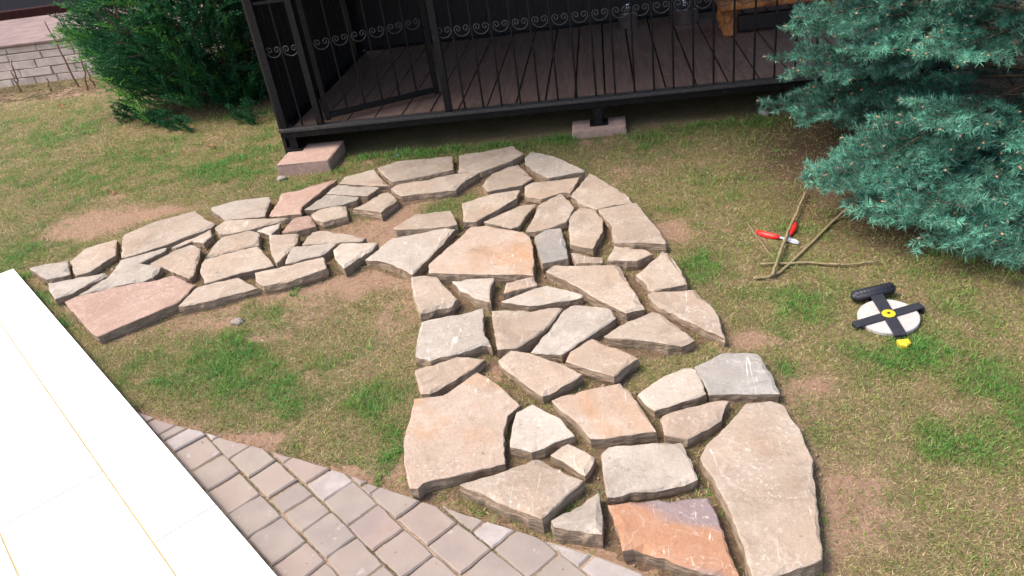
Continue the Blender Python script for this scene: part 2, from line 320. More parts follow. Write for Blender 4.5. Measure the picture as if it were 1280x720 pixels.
# ================================================================ flagstone outlines (points on the stones' top faces)
Z1,Z2,Z3,Z4,Z5,Z6,Z7,Z8 = (30,240),(200,220),(60,310),(260,270),(330,170),(470,170),(620,170),(450,250)
Y1,Y2,Y3,Y4,Y5,Y6,Y7 = (620,230),(500,320),(680,310),(500,400),(700,380),(490,480),(560,540)
Y8,X1,P0 = (740,430),(740,551),(0,0)
STONES = [
 (Z1,'grey',[(35,510),(290,448),(305,545),(175,575),(145,578)]),
 (Z1,'beige',[(305,462),(400,380),(610,315),(622,320),(612,420),(440,530),(345,555),(320,510)]),
 (Z1,'beige',[(665,290),(880,200),(1140,130),(1275,205),(1240,232),(950,345),(680,430),(645,432)]),
 (Z1,'grey',[(160,610),(535,530),(555,545),(290,680),(205,715)]),
 (Z1,'grey',[(560,560),(640,450),(690,438),(955,370),(940,395),(770,475),(920,500),(860,570),(540,640),(350,690),(430,645)]),
 (Z1,'beige',[(978,368),(1245,250),(1255,290),(1195,340),(1120,325),(1010,370)]),
 (Z1,'beige',[(835,475),(1000,392),(1115,352),(1180,378),(1130,550),(1100,570),(930,500)]),
 (Z3,'red',[(105,350),(190,310),(700,210),(840,180),(985,245),(935,305),(860,370),(330,590),(310,580)]),
 (P0,'beige',[(223,384),(248,358),(285,349),(298,346),(322,359),(260,377)]),
 (Z2,'beige',[(285,575),(300,555),(650,468),(760,590),(540,640),(300,715),(270,650)]),
 (Z2,'beige',[(308,540),(340,480),(410,405),(600,358),(662,378),(660,455),(480,500)]),
 (Z2,'beige',[(365,350),(450,290),(860,270),(800,290),(620,350),(460,385),(400,390)]),
 (Z2,'grey',[(345,210),(500,165),(730,135),(735,165),(700,262),(435,295),(340,225)]),
 (Z5,'red',[(30,525),(110,380),(490,285),(440,320),(280,450),(250,475),(250,520),(160,525)]),
 (Z2,'pale',[(640,360),(805,305),(790,345),(735,390)]),
 (Z5,'red',[(115,635),(210,545),(300,530),(345,595),(230,625)]),
 (Z4,'beige',[(405,120),(605,110),(590,180),(490,290),(460,320),(410,200)]),
 (Z4,'beige',[(625,192),(695,105),(780,100),(1050,135),(1030,155),(850,172)]),
 (Z4,'grey',[(510,315),(565,202),(840,183),(855,190),(750,265),(640,285)]),
 (Z4,'beige',[(310,375),(500,328),(770,274),(790,350),(560,425),(370,465),(315,430)]),
 (Z4,'pale',[(835,225),(890,180),(1135,170),(1090,220),(935,320),(905,345),(850,290)]),
 (Z8,'pale',[(30,390),(210,248),(400,217),(570,182),(635,190),(560,280),(350,495),(220,430),(120,400)]),
 (Z8,'beige',[(215,190),(370,95),(605,65),(650,158),(600,172),(450,188),(240,203)]),
 (Z5,'beige',[(500,320),(540,275),(735,220),(840,325),(770,327)]),
 (Z5,'grey',[(412,383),(490,328),(740,333),(770,342),(690,398),(640,395)]),
 (Z5,'grey',[(265,490),(410,393),(635,403),(620,425),(400,475),(330,490)]),
 (Z5,'beige',[(312,525),(350,490),(540,455),(555,530),(395,570),(330,550)]),
 (Z5,'beige',[(590,480),(700,430),(790,375),(830,375),(885,430),(780,510),(700,495)]),
 (Z6,'beige',[(10,215),(130,170),(510,130),(515,215),(110,302)]),
 (Z6,'beige',[(545,238),(550,120),(915,65),(985,120),(910,165),(700,238)]),
 (Z6,'beige',[(95,350),(130,325),(540,255),(690,243),(560,320),(530,350),(360,375),(170,395),(155,390)]),
 (Z6,'beige',[(705,320),(770,250),(940,180),(1045,280),(1000,308),(975,325),(740,375)]),
 (Z7,'grey',[(190,140),(235,90),(380,130),(480,180),(595,240),(350,285),(250,230),(190,175)]),
 (Z6,'beige',[(570,450),(790,378),(960,355),(940,410),(670,565),(580,575)]),
 (Z6,'beige',[(715,570),(990,450),(1065,445),(1060,465),(950,600),(900,615)]),
 (Z7,'beige',[(195,405),(193,335),(240,308),(560,268),(495,375),(435,376),(300,422)]),
 (Z7,'beige',[(195,635),(290,450),(430,382),(520,475),(470,570),(310,625)]),
 (Z7,'beige',[(500,400),(625,255),(790,345),(870,385),(912,440),(790,452),(670,485),(560,450)]),
 (Y1,'beige',[(485,240),(510,190),(560,155),(660,175),(715,240),(715,310),(645,430),(490,395),(483,300)]),
 (Y1,'beige',[(682,172),(935,127),(1000,210),(1135,385),(1130,395),(790,380),(775,280),(720,225)]),
 (Y1,'slate',[(258,345),(330,300),(430,285),(480,500),(310,535),(290,480)]),
 (Y1,'beige',[(500,450),(715,490),(715,520),(535,525)]),
 (Y1,'beige',[(740,510),(790,405),(1010,430),(1045,460),(940,510)]),
 (Y3,'beige',[(610,175),(790,15),(870,80),(955,235),(730,285),(690,275),(685,240)]),
 (Y3,'beige',[(690,310),(720,292),(1000,270),(1110,370),(1165,450),(1210,600),(940,480),(720,360)]),
 (Y3,'beige',[(10,155),(65,115),(500,105),(520,140),(672,390),(545,430),(440,380),(280,290),(150,215)]),
 (Y3,'beige',[(395,585),(560,490),(600,480),(720,425),(780,435),(1005,600),(920,635),(780,630),(600,605)]),
 (Z8,'orange',[(458,490),(460,430),(740,180),(830,165),(1090,210),(1130,240),(1155,340),(1155,490),(1000,492),(600,492)]),
 (Y2,'beige',[(75,135),(240,122),(300,200),(382,280),(350,320),(135,380)]),
 (Y2,'pale',[(345,165),(440,148),(630,145),(605,200),(605,305),(580,305),(500,280),(400,225)]),
 (Y2,'orange',[(690,250),(710,175),(885,125),(915,195)]),
 (Y2,'pale',[(670,305),(900,215),(980,195),(1220,255),(1215,270),(1000,310),(850,322)]),
 (Y2,'grey',[(105,670),(140,430),(555,340),(565,530),(610,605),(580,590),(540,595),(200,695)]),
 (Y2,'beige',[(610,365),(1085,338),(1000,450),(780,610),(650,620)]),
 (P0,'grey',[(663,439),(704,388),(713,380),(763,386),(770,398),(742,416),(718,432),(702,442),(690,441)]),
 (Y4,'beige',[(650,265),(740,198),(870,220),(1100,300),(1220,360),(1150,410),(950,500),(800,400)]),
 (Y4,'beige',[(100,330),(380,238),(570,258),(520,300),(200,490),(140,490)]),
 (Y5,'beige',[(35,375),(70,310),(215,222),(520,355),(360,485),(200,440)]),
 (P0,'orange',[(518,501),(554,496),(597,467),(621,480),(650,506),(634,519),(630,536),(631,577),(575,591),(529,602),(522,609),(511,608),(508,592),(505,559),(507,544)]),
 (Y6,'pale',[(785,420),(800,290),(830,190),(940,135),(1130,230),(1220,340),(1130,370),(930,450),(870,430)]),
 (P0,'orange',[(689,500),(702,494),(775,477),(800,507),(821,540),(790,544),(738,549),(716,524)]),
 (Y8,'pale',[(240,260),(490,125),(560,140),(610,265),(335,350),(290,320)]),
 (Y8,'slate',[(545,115),(720,35),(880,50),(960,165),(1003,270),(900,268),(760,265),(620,270),(590,190)]),
 (Y8,'orange',[(360,395),(380,370),(700,295),(733,300),(690,400),(620,450),(510,505),(385,485)]),
 (X1,'beige',[(575,90),(610,20),(820,-220),(950,-232),(1020,-205),(1110,-75),(1180,95),(1190,250),(1225,640),(1000,722),(880,795),(840,690),(640,190)]),
 (X1,'grey',[(50,60),(90,28),(475,0),(565,208),(330,268),(80,295)]),
 (X1,'rust',[(80,340),(330,310),(460,310),(620,295),(700,480),(795,735),(600,705),(220,570),(160,585),(145,500)]),
 (Y7,'beige',[(75,345),(600,163),(905,320),(780,430),(625,580),(400,490)]),
 (Y7,'beige',[(680,150),(800,70),(980,160),(970,200),(915,290)]),
 (Y7,'grey',[(685,585),(1005,400),(1030,680),(930,660),(705,625)]),
]
stones = []
for i, (o, kind, pts) in enumerate(STONES):
    k = 1.0 if o is P0 else (4.26 if o in (Y8, X1) else 5.3333)
    top = 0.050+random.uniform(-.006, .008)
    px = [(o[0]+x/k, o[1]+y/k) for x, y in pts]
    poly = ccw([ground2(x, y, top) for x, y in px]); stones.append((kind, top, poly))

# ---------------------------------------------------------------- raster of what stands on the ground (1 cm cells)
GX0, GX1, GY0, GY1, RES = -4.2, 2.2, 0.6, 6.0, 0.01
nx, ny = int((GX1-GX0)/RES), int((GY1-GY0)/RES)
gx, gy = np.meshgrid(GX0+(np.arange(nx)+.5)*RES, GY0+(np.arange(ny)+.5)*RES)
stone_mask = np.zeros((ny, nx), bool)
for kind, top, poly in stones:
    xs = [p[0] for p in poly]; ys = [p[1] for p in poly]
    i0, i1 = max(0, int((min(xs)-GX0)/RES)-1), int((max(xs)-GX0)/RES)+2; j0, j1 = max(0, int((min(ys)-GY0)/RES)-1), int((max(ys)-GY0)/RES)+2
    stone_mask[j0:j1, i0:i1] |= inpoly(gx[j0:j1, i0:i1], gy[j0:j1, i0:i1], poly)
def blur(a, r, it=2):
    a = a.astype(np.float64)
    for _ in range(it):
        for ax in (0, 1):
            p = np.pad(a, [(r+1, r) if q == ax else (0, 0) for q in (0, 1)], mode='edge'); c = np.cumsum(p, axis=ax)
            n = a.shape[ax]; s1 = [slice(None)]*2; s2 = [slice(None)]*2; s1[ax] = slice(2*r+1, 2*r+1+n); s2[ax] = slice(0, n)
            a = (c[tuple(s1)]-c[tuple(s2)])/(2*r+1)
    return a
near_stone = blur(stone_mask, 7)         # 0..1, soft closeness to stones
def look(arr, x, y, out=0.0):
    i = ((np.asarray(x)-GX0)/RES).astype(int); j = ((np.asarray(y)-GY0)/RES).astype(int)
    ok = (i >= 0) & (i < nx) & (j >= 0) & (j < ny)
    return np.where(ok, arr[np.clip(j, 0, ny-1), np.clip(i, 0, nx-1)], out)
# paved strip coordinates: o = across (away from terrace), u = along
CO, SI = .669, .743
def ou(x, y): return np.asarray(x)*CO+np.asarray(y)*SI, np.asarray(x)*SI-np.asarray(y)*CO
def xy(o, u): return (o*CO+u*SI, o*SI-u*CO)
EDGE_U = [-3.2,-2.888,-2.726,-2.438,-2.254,-2.081,-1.924,-1.743,-1.623,-1.519,-1.413,-1.286,-1.17,-1.077,-.953,-.6,-.2]
EDGE_O = [.30,.394,.445,.561,.629,.693,.749,.800,.850,.883,.924,.971,1.018,1.050,1.082,1.15,1.2]
def edge_o(u): return np.interp(u, EDGE_U, EDGE_O)
TER_O, TER_Z = .354, .05
ter_u0 = float(ou(*ground2(25, 332, TER_Z))[1])
def paved(x, y, m=0.0):
    o, u = ou(x, y); return (o < edge_o(u)+m) & (u > -2.98)
def terr(x, y): o, u = ou(x, y); return (o < TER_O+.01) & (u > ter_u0-.02)
# patches of bare soil and of greener grass: (px, py, radius_x m, radius_y m, weight)
BARE = [(115,282,.34,.20,1.1),(140,245,.11,.09,.7),(225,262,.25,.09,.7),(460,345,.22,.16,.9),(400,362,.2,.12,.6),(385,395,.16,.12,.4),(840,285,.10,.12,1.0),(800,215,.2,.16,.5),(500,285,.16,.3,.9),(460,290,.25,.2,.8),(1015,485,.10,.10,.75),(1100,560,.13,.11,.45),(945,425,.12,.06,.8),
        (1080,640,.15,.12,.4),(330,420,.13,.06,.5),(255,405,.18,.06,.5),(610,480,.05,.10,.9),(300,550,.2,.03,.8),(420,586,.2,.03,.7),(1210,510,.1,.1,.4),(1250,630,.15,.15,.35),(60,118,2.2,.30,.9),(440,200,.3,.12,.5),(750,175,.25,.12,.5),(440,600,.2,.03,.4),(340,500,.1,.06,.35),(480,420,.10,.30,.5)]
GREEN = [(290,470,.22,.14,.8),(210,455,.16,.12,.9),(350,505,.1,.08,.6),(460,505,.10,.12,.7),(325,570,.16,.08,.8),(425,580,.12,.05,.8),(495,560,.05,.2,.9),(360,410,.16,.09,.4),(30,378,.2,.16,.7),(170,205,.5,.35,.55),(300,215,.4,.3,.6),(500,188,.6,.14,1.0),(640,180,.5,.14,.9),(860,160,.5,.22,.6),(870,330,.10,.14,.7),
         (1000,380,.16,.12,.7),(1150,435,.16,.09,.8),(1250,490,.13,.16,.8),(1180,560,.09,.12,.7),(1130,460,.1,.08,.4),(1050,670,.12,.1,.4),(980,470,.04,.09,.8),(630,640,.14,.05,1.1),(690,660,.10,.04,1.0),(790,690,.09,.05,1.2),(880,640,.03,.2,.8),(100,395,.07,.12,.8),(945,330,.12,.12,.5),(1060,260,.1,.1,.3),(120,160,.8,.4,.35),(800,320,.03,.1,.5),(1240,560,.1,.1,.4)]
def patches(x, y, lst):
    s = 0
    for (px, py, rx, ry, w) in lst:
        c = ground2(px, py); q = ((x-c[0])/rx)**2+((y-c[1])/ry)**2; s = s+w*np.exp(-q*.9)
    return s
SPRUCE = (2.22, 4.22)
def bare_f(x, y):
    b = patches(x, y, BARE)+(fbm(x, y, .45, 3)-.5)*.9+look(near_stone, x, y)*.95
    o, u = ou(x, y); b = b+.6*np.exp(-((o-edge_o(u))/.05)**2)*(u > -3)
    b = b+np.clip(fbm(x, y, .10, 33, 3)-.56, 0, 1)*1.5
    return np.clip(b, 0, 1.2)
def green_f(x, y): return np.clip(patches(x, y, GREEN)*.9+(fbm(x, y, .38, 8)-.45)*1.2+(fbm(x, y, .11, 9, 2)-.5)*1.3, 0, 1.2)
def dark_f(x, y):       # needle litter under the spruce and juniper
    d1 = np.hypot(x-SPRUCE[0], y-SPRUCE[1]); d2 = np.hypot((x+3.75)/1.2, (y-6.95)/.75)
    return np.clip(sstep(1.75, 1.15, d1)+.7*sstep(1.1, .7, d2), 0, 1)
def hgt(x, y):
    x = np.asarray(x, float); y = np.asarray(y, float)
    z = (fbm(x, y, .9, 21)-.5)*.03+(fbm(x, y, .16, 22, 2)-.5)*.010
    z = z-.004+.015*np.clip(dark_f(x, y), 0, 1)*0
    k = sstep(-.02, .06, ou(x, y)[0]-edge_o(ou(x, y)[1])); z = np.where(ou(x, y)[1] > -3, z*k-.035*(1-k), z)
    far = sstep(9.2, 12, np.hypot(x+1, y-3)); z = z*(1-far)
    return z

# ================================================================ ground sheet
def axis(lo, hi, step, outer):
    inner = np.arange(lo, hi+1e-6, step); l = [lo-outer*(i/9)**2.5 for i in range(9, 0, -1)]; h = [hi+outer*(i/9)**2.5 for i in range(1, 10)]
    return np.array(l+list(inner)+h)
ax, ay = axis(-8.2, 3.6, .045, 90), axis(.6, 9.0, .045, 90)
VX, VY = np.meshgrid(ax, ay); VZ = hgt(VX, VY)
w, h_ = len(ax), len(ay)
idx = np.arange(w*h_).reshape(h_, w)
quads = np.stack([idx[:-1,:-1], idx[:-1,1:], idx[1:,1:], idx[1:,:-1]], -1).reshape(-1, 4)
me = bpy.data.meshes.new('ground'); me.vertices.add(w*h_); me.vertices.foreach_set('co', np.stack([VX,VY,VZ],-1).astype(np.float32).ravel())
me.loops.add(len(quads)*4); me.loops.foreach_set('vertex_index', quads.astype(np.int32).ravel()); me.polygons.add(len(quads))
me.polygons.foreach_set('loop_start', np.arange(0, len(quads)*4, 4, dtype=np.int32)); me.update(calc_edges=True)
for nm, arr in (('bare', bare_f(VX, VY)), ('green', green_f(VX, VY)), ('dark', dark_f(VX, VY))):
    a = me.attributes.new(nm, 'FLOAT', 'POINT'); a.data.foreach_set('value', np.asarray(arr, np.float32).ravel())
me.materials.append(M['ground']); me.polygons.foreach_set('use_smooth', np.ones(len(quads), bool)); ground = link('ground', me)
tag(ground, 'worn lawn soil with dry thatch and bare reddish earth patches', 'ground', kind='structure')

# ================================================================ flagstone path: soil bed and stones
st = .03; bx = np.arange(-3.7, .95, st); by = np.arange(1.0, 5.0, st); BX, BY = np.meshgrid(bx, by)
cl = sstep(.22, .55, look(near_stone, BX, BY)); BZ = hgt(BX, BY)-.012+.020*cl+(fbm(BX, BY, .08, 31, 2)-.5)*.008
BZ = np.where(paved(BX, BY, .02), -.06, BZ)
keep = cl > .01; ok = keep[:-1,:-1] & keep[1:,:-1] & keep[:-1,1:] & keep[1:,1:]
ii = np.arange(BX.size).reshape(BX.shape); jj, kk = np.where(ok)
fs = np.stack([ii[jj,kk], ii[jj,kk+1], ii[jj+1,kk+1], ii[jj+1,kk]], -1)
used, inv = np.unique(fs.ravel(), return_inverse=True); VV = np.stack([BX.ravel(), BY.ravel(), BZ.ravel()], -1)[used]
me = bpy.data.meshes.new('path'); me.from_pydata(VV.tolist(), [], inv.reshape(-1, 4).tolist()); me.materials.append(M['bed'])
for nm, arr in (('bare', .55+.5*fbm(VV[:,0], VV[:,1], .2, 40)), ('green', np.zeros(len(VV))), ('dark', np.zeros(len(VV)))):
    a = me.attributes.new(nm, 'FLOAT', 'POINT'); a.data.foreach_set('value', np.asarray(arr, np.float32).ravel())
me.polygons.foreach_set('use_smooth', [True]*len(me.polygons)); me.update(); path = link('path', me)
tag(path, 'forked crazy-paving path of loose flat sandstone slabs on bare soil', 'path', kind='structure')
def surf(x, y):
    z = hgt(x, y); c = sstep(.22, .55, look(near_stone, x, y)); return np.where(c > .02, np.maximum(z, z-.012+.020*c), z)
def flagstone(i, kind, top, poly):
    r = random.Random(100+i); cx = sum(p[0] for p in poly)/len(poly); cy = sum(p[1] for p in poly)/len(poly)
    pts = []; cor = []; k = len(poly)
    for j in range(k):
        a, b = Vector(poly[j]), Vector(poly[(j+1) % k]); L = (b-a).length; n = max(1, int(L/.022)); nr = Vector(((b-a).y, -(b-a).x))/max(L, 1e-6)
        sag = r.uniform(-.010, .010)*min(1, L/.3)
        for q in range(n):
            t = q/n; off = 0 if q == 0 else r.uniform(-.0035, .0035)+sag*math.sin(math.pi*t)
            p = a.lerp(b, t)+nr*off; pts.append((p.x-cx, p.y-cy)); cor.append(q == 0)
    # soften sharp corners a little
    n = len(pts); sm = []
    for j in range(n):
        a, b, c = Vector(pts[j-1]), Vector(pts[j]), Vector(pts[(j+1) % n]); sm.append(tuple(b*.84+(a+c)*.08) if not cor[j] else tuple(b*.94+(a+c)*.03))
    pts = sm; ch = r.uniform(.0022, .0045); cm = [r.uniform(.6, 1.5) for _ in range(n)]; dm = [1.]*n
    for _ in range(r.randint(2, 5)):          # spalled ledges along the rim
        j0_, ln_ = r.randrange(n), r.randint(3, 7); w_ = r.uniform(2.0, 5.5)
        for q in range(ln_): f_ = math.sin(math.pi*(q+.7)/(ln_+.4)); cm[(j0_+q) % n] = 1+w_*f_; dm[(j0_+q) % n] = 1+1.6*f_
    i0 = inset(pts, 1.0); in1 = [(p[0]+(q[0]-p[0])*ch*1.3*c_, p[1]+(q[1]-p[1])*ch*1.3*c_) for p, q, c_ in zip(pts, i0, cm)]; low = inset(pts, -r.uniform(-.004, .006)); bot = inset(pts, r.uniform(.0, .012))
    tx, ty = r.uniform(-.028, .028), r.uniform(-.028, .028)
    def zt(x, y): return top+tx*x+ty*y
    V = []; Fc = []; MI = []
    for ring, fz in ((bot, None), (low, .45), (pts, -ch), (in1, 0)):
        for (x, y) in ring:
            if fz is None: V.append((x, y, -.03))
            elif fz == .45: V.append((x+r.uniform(-.003,.003), y+r.uniform(-.003,.003), (zt(x, y)-.012)*.5+r.uniform(-.006,.006)))
            else: V.append((x, y, zt(x, y)+fz*r.uniform(.5, 1.4)*(dm[len(V) % n] if fz else 1)))
    for ri in range(3):
        for j in range(n):
            Fc.append((ri*n+j, ri*n+(j+1) % n, (ri+1)*n+(j+1) % n, (ri+1)*n+j)); MI.append(1 if ri < 2 else 0)
    Fc.append(tuple(range(3*n, 4*n))); MI.append(0); Fc.append(tuple(range(n-1, -1, -1))); MI.append(1)
    me = bpy.data.meshes.new('flagstone'); me.from_pydata(V, [], Fc); me.materials.append(M['st_'+kind]); me.materials.append(M['st_side'])
    me.polygons.foreach_set('material_index', MI); me.update(); return link('flagstone', me, path, (cx, cy, 0))
special = {7:'large red flagstone slab beside the white terrace', 47:'large flagstone with an orange-ochre stain', 58:'broad flagstone with a peach-orange upper half', 64:'longest flagstone, pale with fine white scratches', 66:'rust-orange flagstone with purple-grey bands', 62:'dark grey flagstone with chalky scuffs', 40:'small blue-grey flagstone'}
for i, (kind, top, poly) in enumerate(stones):
    o = flagstone(i, kind, top, poly)
    if i in special: o['label'] = special[i]

# ================================================================ pavement of concrete setts
P_Z = .010
mb = MB(); us = np.linspace(-3.0, -.2, 40)
bed = [xy(TER_O-.25, u) for u in us]+[xy(float(edge_o(u))-.003, u) for u in us[::-1]]
mb.prism(ccw(bed), -.08, P_Z-.008); pavement = mb.build('pavement', M['joint_sand'])
tag(pavement, 'strip of pinkish concrete setts laid beside the white terrace', 'pavement', kind='structure')
def clip(poly, fn):
    out = []
    for i in range(len(poly)):
        a, b = poly[i], poly[(i+1) % len(poly)]; fa, fb = fn(a), fn(b)
        if fa >= 0: out.append(a)
        if (fa >= 0) != (fb >= 0): t = fa/(fa-fb); out.append((a[0]+(b[0]-a[0])*t, a[1]+(b[1]-a[1])*t))
    return out
rp = random.Random(5)
LINES = [.24,.362,.490,.607,.731,.854,.978,1.10,1.22]
START = {0:-2.9,1:-2.83,2:-2.70,3:-2.48,4:-2.30,5:-2.16,6:-1.9,7:-1.5}
for s in range(len(LINES)-1):
    u = -2.99+rp.uniform(0, .05) if s < 2 else START[s]
    while u < -.25:
        L = rp.choice([.160,.158,.155,.162,.150,.118,.100]) if rp.random() > .08 else .055
        g = .0026; o0, o1 = LINES[s]+g+rp.uniform(-.0015,.0015), LINES[s+1]-g+rp.uniform(-.0015,.0015)
        q = [(o0, u+g+rp.uniform(-.003,.003)), (o0, u+L-g+rp.uniform(-.003,.003)), (o1, u+L-g+rp.uniform(-.003,.003)), (o1, u+g+rp.uniform(-.003,.003))]
        um = u+L/2; e0, e1 = float(edge_o(u)), float(edge_o(u+L)); cut = False
        q2 = clip(q, lambda p: (e0+(e1-e0)*(p[1]-u)/L)-p[0]); cut = len(q2) > 0 and abs(abs(area2(q2))-abs(area2(q))) > 1e-4
        u += L
        if len(q2) < 3 or abs(area2(q2)) < .0006: continue
        q2 = [(a_+.006*math.sin(b_*2.6+1.0)+.003*math.sin(b_*7+s), b_) for a_, b_ in q2]
        pl = ccw([xy(*p) for p in q2]); cx = sum(p[0] for p in pl)/len(pl); cy = sum(p[1] for p in pl)/len(pl); fine = []
        for j in range(len(pl)):
            a, b = Vector(pl[j]), Vector(pl[(j+1) % len(pl)]); n = max(1, int((b-a).length/.03))
            for t in range(n):
                p = a.lerp(b, t/n); jit = .0022 if t else .0
                if t == 0 and n > 1: p = p+(Vector((cx, cy))-p)*.02
                fine.append((p.x-cx+rp.uniform(-jit, jit), p.y-cy+rp.uniform(-jit, jit)))
        b = MB(); b.prism(fine, -.05, P_Z+rp.uniform(-.0035, .0025), .005)
        b.v = [(v_[0], v_[1], v_[2]+(tl[0]*v_[0]+tl[1]*v_[1] if v_[2] > 0 else 0)) for tl in [(rp.uniform(-.03,.03), rp.uniform(-.03,.03))] for v_ in b.v]
        b.build('paver', M['paver_edge'] if cut and rp.random() < .28 else M['paver'], pavement, (cx, cy, 0))

# ================================================================ raised white terrace
u1 = .9
mb = MB(); mb.prism(ccw([xy(TER_O-.012, ter_u0+.012), xy(TER_O-.012, u1), xy(-2.6, u1), xy(-2.6, ter_u0+.012)]), -.05, TER_Z-.003)
terrace = mb.build('terrace', M['grout']); tag(terrace, 'raised white stone-slab terrace with thin ochre joints', 'terrace', kind='structure')
j0 = float(np.mean([ou(*ground2(0, 398, TER_Z))[0], ou(*ground2(214, 720, TER_Z))[0]]))
g = .0026
def tslab(oa, ob, ua, ub, z0):
    q = ccw([xy(oa, ua), xy(ob, ua), xy(ob, ub), xy(oa, ub)]); cx = sum(p[0] for p in q)/4; cy = sum(p[1] for p in q)/4
    b = MB(); b.prism([(x-cx, y-cy) for x, y in q], z0, TER_Z+rp.uniform(-.0004, .0004), .0012); b.build('floor_slab', M['terrace'], terrace, (cx, cy, 0))
uu = ter_u0; cj = float(ou(*ground2(50, 441, TER_Z))[1]); k = 0
edges = [ter_u0, cj]; 
while edges[-1] < u1: edges.append(edges[-1]+.8)
for a, b in zip(edges[:-1], edges[1:]): tslab(j0+g, TER_O, a+g, min(b, u1)-g, TER_Z-.04)
uB = float(ou(*ground2(40, 637, TER_Z))[1]); oC = float(ou(*ground2(8, 685, TER_Z))[0]); wid = j0-oC
for c in range(5):
    oa, ob = j0-(c+1)*wid, j0-c*wid; e = [ter_u0]; q = uB+(0 if c == 0 else (-.4 if c % 2 else .0))
    while q-.8 > ter_u0: q -= .8
    e.append(q)
    while e[-1] < u1: e.append(e[-1]+.8)
    for a, b in zip(e[:-1], e[1:]):
        if b-a > .05: tslab(oa+g, ob-g, a+g, min(b, u1)-g, TER_Z-.03)

# ================================================================ garden pavilion
GZ, GYF = .22, 5.06                     # deck level, front line
PX0, PX1, PYB = -2.268, 2.07, 7.25
pav = empty('garden_pavilion', (-.1, GYF, 0)); tag(pav, 'black iron pavilion with scrollwork railing, open gate and brown deck', 'pavilion')
OFF = Vector((-.1, GYF, 0))
def pp(mb, name, mat, parent=None, smooth=False):
    me = bpy.data.meshes.new(name); o = OFF if parent is None else Vector((0,0,0))
    me.from_pydata([tuple(Vector(v)-OFF) for v in mb.v], [], mb.f); me.materials.append(mat)
    if smooth: me.polygons.foreach_set('use_smooth', [True]*len(mb.f))
    me.update(); return link(name, me, parent or pav)
# frame beams (angle section: upper lip + lower channel)
b = MB(); b.box((PX0-.03, GYF-.035, GZ-.052), (PX1+.03, GYF+.03, GZ-.008), 0, .004); pp(b, 'front_beam', M['iron'])
b = MB(); b.box((PX0-.034, GYF-.05, GZ-.005), (PX1+.034, GYF+.028, GZ+.016), 0, .003); pp(b, 'beam_lip', M['iron_dull'])  # lighter iron stands for the highlight along the dusty lip
b = MB(); b.box((PX0-.028, GYF+.033, GZ-.085), (PX0+.03, PYB, GZ+.014), 0, .004); pp(b, 'side_beam', M['iron'])
b = MB(); b.box((PX1-.03, GYF+.033, GZ-.085), (PX1+.028, PYB, GZ+.014), 0, .004); pp(b, 'side_beam', M['iron'])
b = MB(); b.box((PX0+.033, PYB-.05, GZ-.085), (PX1-.033, PYB, GZ+.014), 0, .004); pp(b, 'rear_beam', M['iron'])
# deck boards run front to back
x = PX0+.034; rp = random.Random(3)
while x < PX1-.05:
    wd = min(.196, PX1-.034-x); b = MB(); dz = rp.uniform(-.002, .002)
    b.box((-wd/2+.004, GYF+.034, GZ-.028+dz), (wd/2-.004, PYB-.054, GZ+.004+dz), 0, .003)
    me = bpy.data.meshes.new('deck_board'); me.from_pydata([(v[0], v[1]-GYF, v[2]) for v in b.v], [], b.f); me.materials.append(M['deck']); link('deck_board', me, pav, (x+wd/2+.1, 0, 0)); x += .2
# posts
def post(x, y, w, z0=GZ+.018, z1=2.35):
    b = MB(); b.box((x-w/2, y-w/2, z0), (x+w/2, y+w/2, z1), 0, .003); return pp(b, 'post', M['iron'])
post(PX0, GYF, .05); post(-2.005, GYF, .045); post(-1.089, GYF, .045); post(PX1, GYF, .05); post(PX0, PYB-.09, .05); post(PX1, PYB-.09, .05)
for x, w in ((PX0+.04, .055), (-.09, .055), (PX1-.04, .055)):
    b = MB(); b.box((x-w/2, GYF-.03, .066 if x < -1 else .05), (x+w/2, GYF+.025, GZ-.054), 0, .003)
    b.box((x-.06, GYF-.062, .080 if x < -1 else .054), (x+.06, GYF+.055, .087 if x < -1 else .061)); pp(b, 'foot', M['iron'])
# rails and balusters
TOPZ = 1.06
def seg_rail(xa, xb, y, z, w=.03, hgt_=.02, name='rail', par=None):
    b = MB(); b.box((xa, y-w/2, z), (xb, y+w/2, z+hgt_), 0, .002); return pp(b, name, M['iron'], par)
seg_rail(-1.064, PX1-.028, GYF, TOPZ); seg_rail(PX0+.028, -2.03, GYF, TOPZ)
bal = MB()
zs = np.linspace(0, TOPZ-GZ-.018, 9)
bal.tube([(0, 0, float(z)) for z in zs], .0068, 8); BAL = bpy.data.meshes.new('baluster'); BAL.from_pydata(bal.v, [], bal.f); BAL.materials.append(M['iron']); BAL.update()
def scroll_mesh(wd):
    s = wd/.115; pts = []; R0 = .024*s; cxs = .0275*s
    th = np.linspace(R(430), 0, 26)
    for t in th: rr = R0*(1-.80*t/R(430)); pts.append((cxs+rr*math.cos(t), 0, .012+rr*math.sin(t)))
    for t in np.linspace(0, -math.pi, 15)[1:]: pts.append(((cxs+R0)*math.cos(t), 0, .012+.046*math.sin(t)))
    for t in th[::-1][1:]: rr = R0*(1-.80*t/R(430)); pts.append((-cxs-rr*math.cos(t), 0, .012+rr*math.sin(t)))
    b = MB(); b.tube(pts, .0036, 5); me = bpy.data.meshes.new('scroll_ornament'); me.from_pydata(b.v, [], b.f); me.materials.append(M['iron_dull'])
    me.polygons.foreach_set('use_smooth', [True]*len(b.f)); me.update(); return me
SCR = scroll_mesh(.112)
bx0, sp = -.978, .1262
n = int((PX1-.05-bx0)/sp)
link('scroll_ornament', SCR, pav, (bx0-.058+.1, 0, .752))
for i in range(n+1):
    xb = bx0+i*sp; link('baluster', BAL, pav, (xb+.1, 0, GZ+.017))
    if xb+sp/2 < PX1-.08: link('scroll_ornament', SCR, pav, (xb+sp/2+.1, 0, .752))
link('baluster', BAL, pav, (-2.137+.1, 0, GZ+.017))
